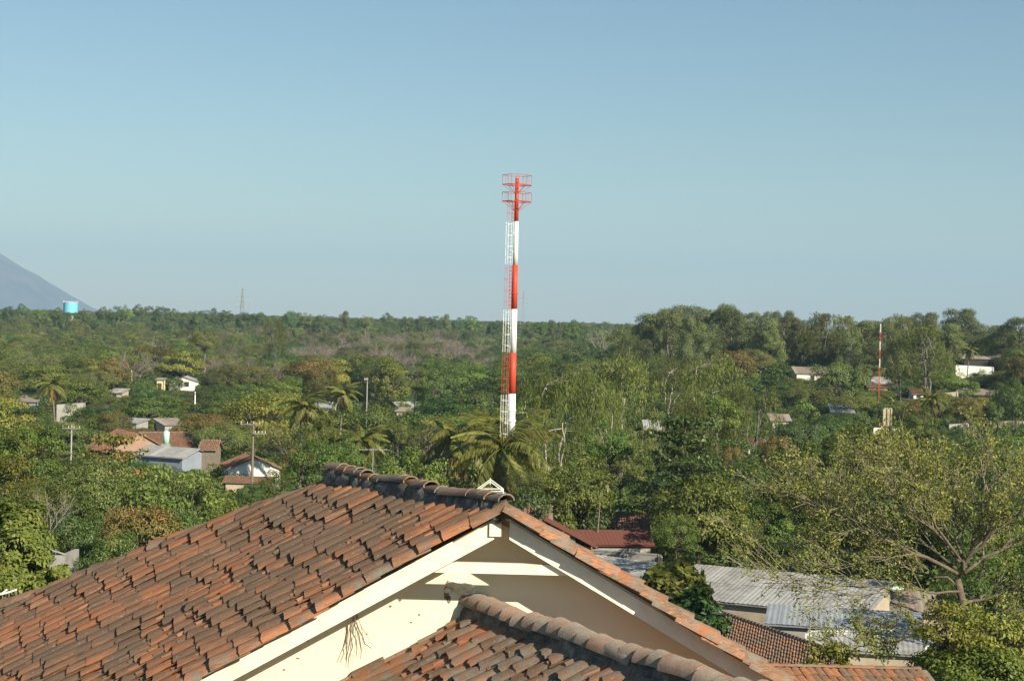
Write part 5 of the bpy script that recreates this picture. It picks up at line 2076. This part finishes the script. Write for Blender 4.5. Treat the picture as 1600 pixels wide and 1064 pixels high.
singles = heroes + rest[:max(0, N_TREES - len(heroes))]
mass = rest[max(0, N_TREES - len(heroes)):]
print('trees', len(heroes), len(rest), len(mass))

LANDMARKS = [('water tank', 110, 482), ('power pylon', 379, 480), ('mast', 800, 560), ('yellow house', 275, 600), ('utility pole', 395, 690), ('white gabled house', 378, 728),
             ('brown tile roofs', 180, 688), ('grey block wall', 108, 640), ('patchwork roofs', 615, 625), ('bright palms', 765, 705), ('skyline eucalypts', 1110, 510), ('round mango', 1310, 600),
             ('thin red mast', 1376, 550), ('long low house', 1528, 565), ('big sparse tree', 1440, 800), ('tiered tree', 1062, 700), ('wooden shed', 845, 825), ('weeping tree', 1172, 640),
             ('leaning pale trunk', 870, 660), ('tan walled house', 1525, 608), ('grey roofed house', 1260, 578), ('bluish tin roof', 485, 634), ('tall white wall', 1387, 650), ('bare dome tree', 240, 540)]
def describe(t):
    u, v = pix((t['x'], t['y'], t['z'] + t['h'] * .65))
    n, lx, ly = min(LANDMARKS, key=lambda l: math.hypot((l[1] - u) * .8, (l[2] - v) * 1.4))
    t['u'], t['v'] = u, v
    dx, dy = u - lx, v - ly
    if abs(dx) > 1.3 * abs(dy): rel = 'right of' if dx > 0 else 'left of'
    elif dy < 0: rel = 'beyond'
    else: rel = 'in front of'
    look = LOOKS[t['kind']]
    size = t['h']
    s = 'small ' if size < 6.2 else ('large ' if size > 11 and t['kind'] not in ('willow', 'eucalypt') else '')
    noun = '' if ' tree' in look else ' tree'
    return f'{s}{look}{noun} {rel} the {n}'
bucket = {}
for t in singles:
    d = describe(t)
    if not t['label']:
        bucket.setdefault(d, []).append(t)
ORD = ['first', 'second', 'third', 'fourth', 'fifth', 'sixth', 'seventh', 'eighth', 'ninth', 'tenth', 'eleventh', 'twelfth', 'thirteenth', 'fourteenth', 'fifteenth']
for d, ts in bucket.items():
    if len(ts) == 1:
        ts[0]['label'] = d
    else:
        ts.sort(key=lambda t: t['u'])
        n = len(ts)
        for i, t in enumerate(ts):
            t['label'] = ('leftmost ' if i == 0 else 'rightmost ' if i == n - 1 else ORD[i] + ' from left, ') + d
def place(t):
    tr, cr, H, Wd = PROTO[t['kind']][t['var']]
    o = empty({'bush': 'shrub', 'eucalypt': 'eucalyptus_tree', 'mango': 'mango_tree', 'tiered': 'almond_tree', 'tiered_red': 'almond_tree', 'dry': 'dry_tree', 'bare': 'bare_tree'}.get(t['kind'], 'leafy_tree'),
              (t['x'], t['y'], t['z']), t['label'], 'shrub' if t['kind'] == 'bush' else 'tree', 'trees of the green town wood', t['rot'])
    ch = crown_h(t['kind'], t['h'], t['w'])
    k = (t['w'] / Wd, t['w'] / Wd, ch / H)
    o.scale = k
    up = (t['h'] - ch) / k[2]
    for nm, me in (('trunk', tr), ('crown', cr)):
        c = bpy.data.objects.new(nm, me)
        C.objects.link(c)
        c.parent = o
        c.location = (0, 0, up)
        if nm == 'trunk' and up > .3:
            e = bpy.data.objects.new('lower_trunk', LOWER[tr.materials[0].name])
            C.objects.link(e)
            e.parent = c
            e.location = (0, 0, -up - .5)
            e.scale = (1, 1, up + .6)
    return o
LOWER = {}
for nm in ('bark_brown', 'bark_grey', 'bark_pale', 'bark_dry'):
    b = MB()
    b.tube([(0, 0, 0), (.05, .03, .5), (0, 0, 1)], [.24, .20, .19], 8)
    LOWER[nm] = b.mesh('lower_trunk_shape', M[nm], True)
for t in singles:
    place(t)

# ---- masses nobody could count: instanced on points
lib = {}
def lib_object(kind, var):
    key = (kind, var)
    if key not in lib:
        tr, cr, H, Wd = PROTO[kind][var]
        bm = bmesh.new()
        bm.from_mesh(tr)
        n0 = len(bm.faces)
        bm.from_mesh(cr)
        bm.faces.ensure_lookup_table()
        for f in bm.faces[n0:]: f.material_index = 1
        me = bpy.data.meshes.new(f'{kind}_mass')
        bm.to_mesh(me)
        bm.free()
        me.materials.append(tr.materials[0])
        me.materials.append(cr.materials[0])
        lib[key] = bpy.data.objects.new(f'{kind}_mass', me)
    return lib[key]
def mass_object(name, items):
    """items: (kind, var, x, y, z, h, w, rot); ONE object that repeats whole plants over the ground"""
    keys = sorted(set((i[0], i[1]) for i in items))
    col = bpy.data.collections.new(name + '_kinds')
    objs = [lib_object(*k) for k in keys]
    for i, o in enumerate(objs):
        # collection children are picked in the order of their names
        o2 = bpy.data.objects.new(f'{name}_{i:03d}', o.data)
        col.objects.link(o2)
    me = bpy.data.meshes.new(name)
    me.from_pydata([(i[2], i[3], i[4]) for i in items], [], [])
    ai = me.attributes.new('pick', 'INT', 'POINT')
    ai.data.foreach_set('value', [keys.index((i[0], i[1])) for i in items])
    ar = me.attributes.new('turn', 'FLOAT_VECTOR', 'POINT')
    ar.data.foreach_set('vector', np.array([(0, 0, i[7]) for i in items], np.float32).ravel())
    asz = me.attributes.new('size', 'FLOAT_VECTOR', 'POINT')
    sz = []
    for i in items:
        _, _, H, Wd = PROTO[i[0]][i[1]]
        sz.append((i[6] / Wd, i[6] / Wd, i[5] / H))
    asz.data.foreach_set('vector', np.array(sz, np.float32).ravel())
    g = bpy.data.node_groups.new(name + '_spread', 'GeometryNodeTree')
    g.interface.new_socket('Geometry', in_out='INPUT', socket_type='NodeSocketGeometry')
    g.interface.new_socket('Geometry', in_out='OUTPUT', socket_type='NodeSocketGeometry')
    gi, go = g.nodes.new('NodeGroupInput'), g.nodes.new('NodeGroupOutput')
    ci = g.nodes.new('GeometryNodeCollectionInfo')
    ci.inputs[0].default_value = col
    ci.inputs['Separate Children'].default_value = True
    ci.inputs['Reset Children'].default_value = True
    ip = g.nodes.new('GeometryNodeInstanceOnPoints')
    ip.inputs['Pick Instance'].default_value = True
    def attr(nm, ty):
        a = g.nodes.new('GeometryNodeInputNamedAttribute')
        a.data_type = ty
        a.inputs['Name'].default_value = nm
        return a.outputs['Attribute']
    L = g.links.new
    L(gi.outputs[0], ip.inputs['Points'])
    L(ci.outputs[0], ip.inputs['Instance'])
    L(attr('pick', 'INT'), ip.inputs['Instance Index'])
    L(attr('turn', 'FLOAT_VECTOR'), ip.inputs['Rotation'])
    L(attr('size', 'FLOAT_VECTOR'), ip.inputs['Scale'])
    L(ip.outputs[0], go.inputs[0])
    o = bpy.data.objects.new(name, me)
    C.objects.link(o)
    md = o.modifiers.new('spread', 'NODES')
    md.node_group = g
    o['kind'] = 'stuff'
    return o
far = [(t['kind'], t['var'], t['x'], t['y'], t['z'], t['h'], t['w'], t['rot']) for t in mass]
D = 440.0
while D < 3200:
    half = 850 / F * D
    step = 8 + D * .022
    x = -half
    while x < half:
        dd = D + trng.uniform(-.5, .5) * step
        xx = x + trng.uniform(-3, 3)
        u = xx / dd * F + 800
        r = trng.random()
        dryz = 400 + 60 * math.sin(dd * .05) < u < 770 + 40 * math.sin(dd * .07) and 520 + 60 * math.sin(u * .03) < dd < 1000 + 80 * math.sin(u * .05)
        if dryz: kind = 'dry' if r < .54 else ('drygreen' if r < .76 else 'bare' if r < .84 else 'olive')
        elif u < 420 and dd < 900: kind = ('drygreen', 'drygreen', 'olive', 'olive', 'broad', 'mango', 'willow', 'broad', 'bright')[int(r * 9)]
        else: kind = ('mango', 'mango', 'broad', 'olive', 'mango', 'olive', 'broad', 'broad')[int(r * 8)]
        k = trng.uniform(.7, 1.15) * (1 + .25 * smooth(500, 1200, dd))
        h, w = {'willow': (10, 7), 'eucalypt': (11.5, 6)}.get(kind, (7.6, 9.5))
        h *= k * (1.15 if trng.random() < .06 else 1)
        w *= k
        g = ground_z(xx, dd)
        ok = not covers(kind, xx, dd, h, w, g)
        if ok: far.append((kind, trng.randrange(len(PROTO[kind])), xx, dd, g, h, w, trng.uniform(0, 6.28)))
        x += w * trng.uniform(.72, 1.0) * (1 + .5 * smooth(900, 2500, dd))
    D += step
mass_object('far_woods', far)
print('far', len(far))
# low undergrowth that closes the ground between the trees
und = []
D = 46.0
while D < 460:
    half = 840 / F * D
    x = -half
    step = 3.6 + D * .012
    while x < half:
        dd = D + trng.uniform(-.5, .5) * step
        xx = x + trng.uniform(-1, 1)
        h = trng.uniform(1.6, 3.6)
        w = h * trng.uniform(1.3, 1.9)
        g = ground_z(xx, dd)
        u, v = pix((xx, dd, g + h))
        if v < roof_y(u) + 320 and not covers('bush', xx, dd, h, w, g):
            und.append(('bush', trng.randrange(2), xx, dd, g, h, w, trng.uniform(0, 6.28)))
        x += w * .8
    D += step
mass_object('undergrowth', und)
print('under', len(und))

# ---- palms
palm(716, 684, 152, 140, 'bright coconut palm leaning out left of the mast foot', 1)
palm(785, 700, 139, 185, 'large coconut palm with hanging yellow fronds below the mast', 2, 7)
palm(757, 668, 160, 110, 'coconut palm standing between the two bright palms below the mast', 9)
palm(566, 690, 150, 96, 'coconut palm with curved bright fronds above the tiled ridge', 3)
palm(474, 632, 195, 90, 'dark spiky coconut palm left of the bluish tin roof', 4, 2)
palm(536, 614, 245, 66, 'small yellowish coconut palm above the bluish tin roof', 5, 7)
palm(82, 602, 300, 58, 'yellowish coconut palm left of the grey block wall', 6, 7)
palm(1458, 622, 250, 52, 'small pale coconut palm left of the tan walled house', 7, 3)
palm(1515, 548, 400, 34, 'small yellowing coconut palm left of the long low house', 8, 5)
palm(940, 752, 140, 40, 'small pale palm beside the rounded green tree by the wooden shed', 10, 1, 12)
# ================================================================ nearest trees
def leaf_cluster(lv, rng, q, n, r, L, W, tint=.5, hang=.25):
    d = sph(rng, n)
    nrm = unit(d * .4 + np.array([.25, -.3, .4]) + rng.normal(size=(n, 3)) * .6)
    ax = d * 1.0 + np.array([0, 0, -hang])
    f = rng.uniform(.7, 1.3, n)
    lv.add(q + d * r * rng.random((n, 1)), ax, nrm, L * f, W * f, tint + rng.normal(size=n) * .2)
def big_sparse_tree():
    rng = np.random.default_rng(4242)
    D = 62.0
    fork = P(1496, 905, D)
    g = ground_z(fork.x, D)
    t = empty('ceiba_tree', (fork.x, D, g), 'big sparse spreading tree with thick grey limbs and scattered yellow green leaves at the right', 'tree')
    b = MB()
    base = Vector((fork.x + .1, D, g - .5))
    limb(b, rng, base, fork, .22, .14, .03, 6, 10)
    tw = MB()
    tips = []
    lv = Leaves()
    main = [  # pixel ends of the great limbs, depth shift, radius, levels
        [(1500, 880), (1460, 830), (1405, 785), (1370, 748), .0, .17],
        [(1500, 885), (1500, 830), (1490, 785), (1472, 738), 1.5, .16],
        [(1505, 890), (1545, 835), (1610, 785), (1670, 750), -1.0, .20],
        [(1505, 895), (1580, 850), (1660, 820), (1760, 790), .8, .18],
        [(1500, 900), (1400, 850), (1330, 815), (1250, 785), -1.5, .19],
        [(1495, 915), (1430, 890), (1370, 872), (1300, 862), 1.0, .13],
        [(1500, 945), (1560, 930), (1640, 910), (1720, 900), .2, .15],
        [(1500, 890), (1530, 820), (1540, 780), (1562, 738), 3.0, .15],
        [(1495, 890), (1440, 845), (1360, 800), (1300, 762), 3.2, .14],
        [(1500, 960), (1450, 985), (1400, 1000), (1340, 1010), -1.0, .10],
        [(1505, 960), (1560, 985), (1610, 1000), (1670, 1010), -1.6, .11],
        [(1498, 925), (1420, 925), (1340, 915), (1240, 905), -2.2, .11],
        [(1500, 880), (1450, 800), (1440, 775), (1418, 742), -2.6, .13],
        [(1504, 960), (1540, 1020), (1560, 1060), (1580, 1100), -1.2, .10],
    ]
    for m in main:
        px, dz, r = m[:4], m[4], m[5] * .44
        pts = [P(*px[0], D)] + [P(*q, D + dz * k * 1.3) for q, k in zip(px[1:], (.35, .7, 1.0))]
        # finer path through the four points
        path = []
        for i in range(3):
            for k in range(4):
                u = k / 4
                path.append(pts[i].lerp(pts[i + 1], u) + Vector(rng.normal(size=3)) * .07)
        path.append(pts[3])
        rs = [r * (1 - .68 * i / (len(path) - 1)) for i in range(len(path))]
        b.tube(path, rs, 7)
        L = sum((pts[i + 1] - pts[i]).length for i in range(3))
        for i in range(2, len(path)):
            d = (path[i] - path[i - 1]).normalized()
            for j in range(2 if i % 2 else 1):
                perp = Vector(rng.normal(size=3))
                perp = (perp - d * perp.dot(d)).normalized()
                perp.z = abs(perp.z) * .6 + .1 * rng.normal()
                nd_ = (d + perp * rng.uniform(.6, 1.1)).normalized()
                grow(tw, rng, path[i], nd_, L * .25 * rng.uniform(.75, 1.25), max(.028, rs[i] * .5), 2, tips, .0, .015, (2, 4), .60, .13, 4, .0115, .65)
        grow(tw, rng, path[-1], (path[-1] - path[-2]), L * .22, rs[-1], 2, tips, .0, .015, (3, 4), .6, .13, 4, .0115, .65)
    for p, d in tips:
        if rng.random() < .38: continue
        q = np.array(p)
        leaf_cluster(lv, rng, q + rng.normal(size=3) * .05, int(rng.integers(4, 9)), .16, .12, .06, .45 + rng.normal() * .22, .35)
    print('sparse tips', len(tips), len(tw.f))
    tr = b.build('trunk', M['bark_ceiba'], t, True)
    tw.build('branches', M['bark_twig'], t, True)
    c = link('crown', lv.mesh('crown', M['leaf_sparse']), t, Matrix.Identity(4))
big_sparse_tree()

def near_broad(px, ytop, D, wpx, seed, label, leafmat, nclump=70, per=240, L=.17, W=.10, ybot=None, flat=.8, zfrac=.5, hang=.2):
    rng = np.random.default_rng(seed)
    c = P(px, ytop, D)
    g = ground_z(c.x, D)
    h = c.z - g
    rx = wpx * D / F / 2
    rz = h * zfrac if ybot is None else (c.z - P(px, ybot, D).z) / 2
    b, lv, bk, lm = crown_tree(seed, 'bark_brown', leafmat, rx * .88, rz * .92, h - rz, nclump, (rx * .16, rx * .28), per, L, W, flat, .1, hang, trunk_r=.12, hollow=.3, bottom=-.95, tintvar=.16, spread=.24)
    t = empty('leafy_tree', (c.x, D, g), label, 'tree')
    for nm, me in (('trunk', b.mesh('near_trunk', M[bk], True)), ('crown', lv.mesh('near_crown', M[lm]))):
        o = bpy.data.objects.new(nm, me)
        C.objects.link(o)
        o.parent = t
near_broad(30, 770, 50, 140, 11, 'bright glossy leafy tree at the left edge above the tiled roof', 'leaf_bright', 90, 300, .145, .085, 960)
near_broad(96, 880, 46, 60, 12, 'low bright leafy bush just above the left roof corner', 'leaf_bright', 30, 260, .13, .08, 945)
near_broad(1045, 862, 70, 118, 13, 'big leaved glossy green tree rising just beyond the right tiled verge', 'leaf_bright', 60, 110, .42, .26, 985, .7, hang=.45)
near_broad(1085, 925, 62, 110, 14, 'dark lower green tree beside the right tiled verge', 'leaf_dark', 50, 150, .30, .17, 1010)
near_broad(1530, 1018, 58, 220, 15, 'leafy green bush at the bottom right corner under the sparse tree', 'leaf_broad', 80, 260, .16, .08, 1120)
near_broad(1560, 935, 60, 190, 17, 'yellow green leafy sapling round the foot of the sparse tree', 'leaf_sparse', 60, 90, .17, .08, 1060)
near_broad(1478, 925, 59, 110, 18, 'small yellow green sapling hiding the trunk of the sparse tree', 'leaf_sparse', 30, 70, .17, .08, 1030)
near_broad(1300, 1005, 60, 90, 16, 'thin yellow green sapling above the orange ridge of the near tile roof', 'leaf_yellow', 16, 60, .22, .10, 1060)
# ================================================================ air
def haze():
    m = bpy.data.materials.new('haze_air')
    m.use_nodes = True
    n = m.node_tree
    for x in list(n.nodes): n.nodes.remove(x)
    out = n.nodes.new('ShaderNodeOutputMaterial')
    v = n.nodes.new('ShaderNodeVolumePrincipled')
    v.inputs['Color'].default_value = (.47, .70, .98, 1)
    v.inputs['Density'].default_value = HAZE
    n.links.new(v.outputs[0], out.inputs['Volume'])
    b = MB()
    b.box((0, 5900, (560 + HAZE_BOTTOM) / 2), (24000, 16000, 560 - HAZE_BOTTOM))
    o = b.build('haze', m)
    o['kind'] = 'stuff'
HAZE = 0.00011
HAZE_BOTTOM = min(v.co.z for n_ in ('ground', 'volcano_hill') for v in bpy.data.objects[n_].data.vertices) - 1
haze()
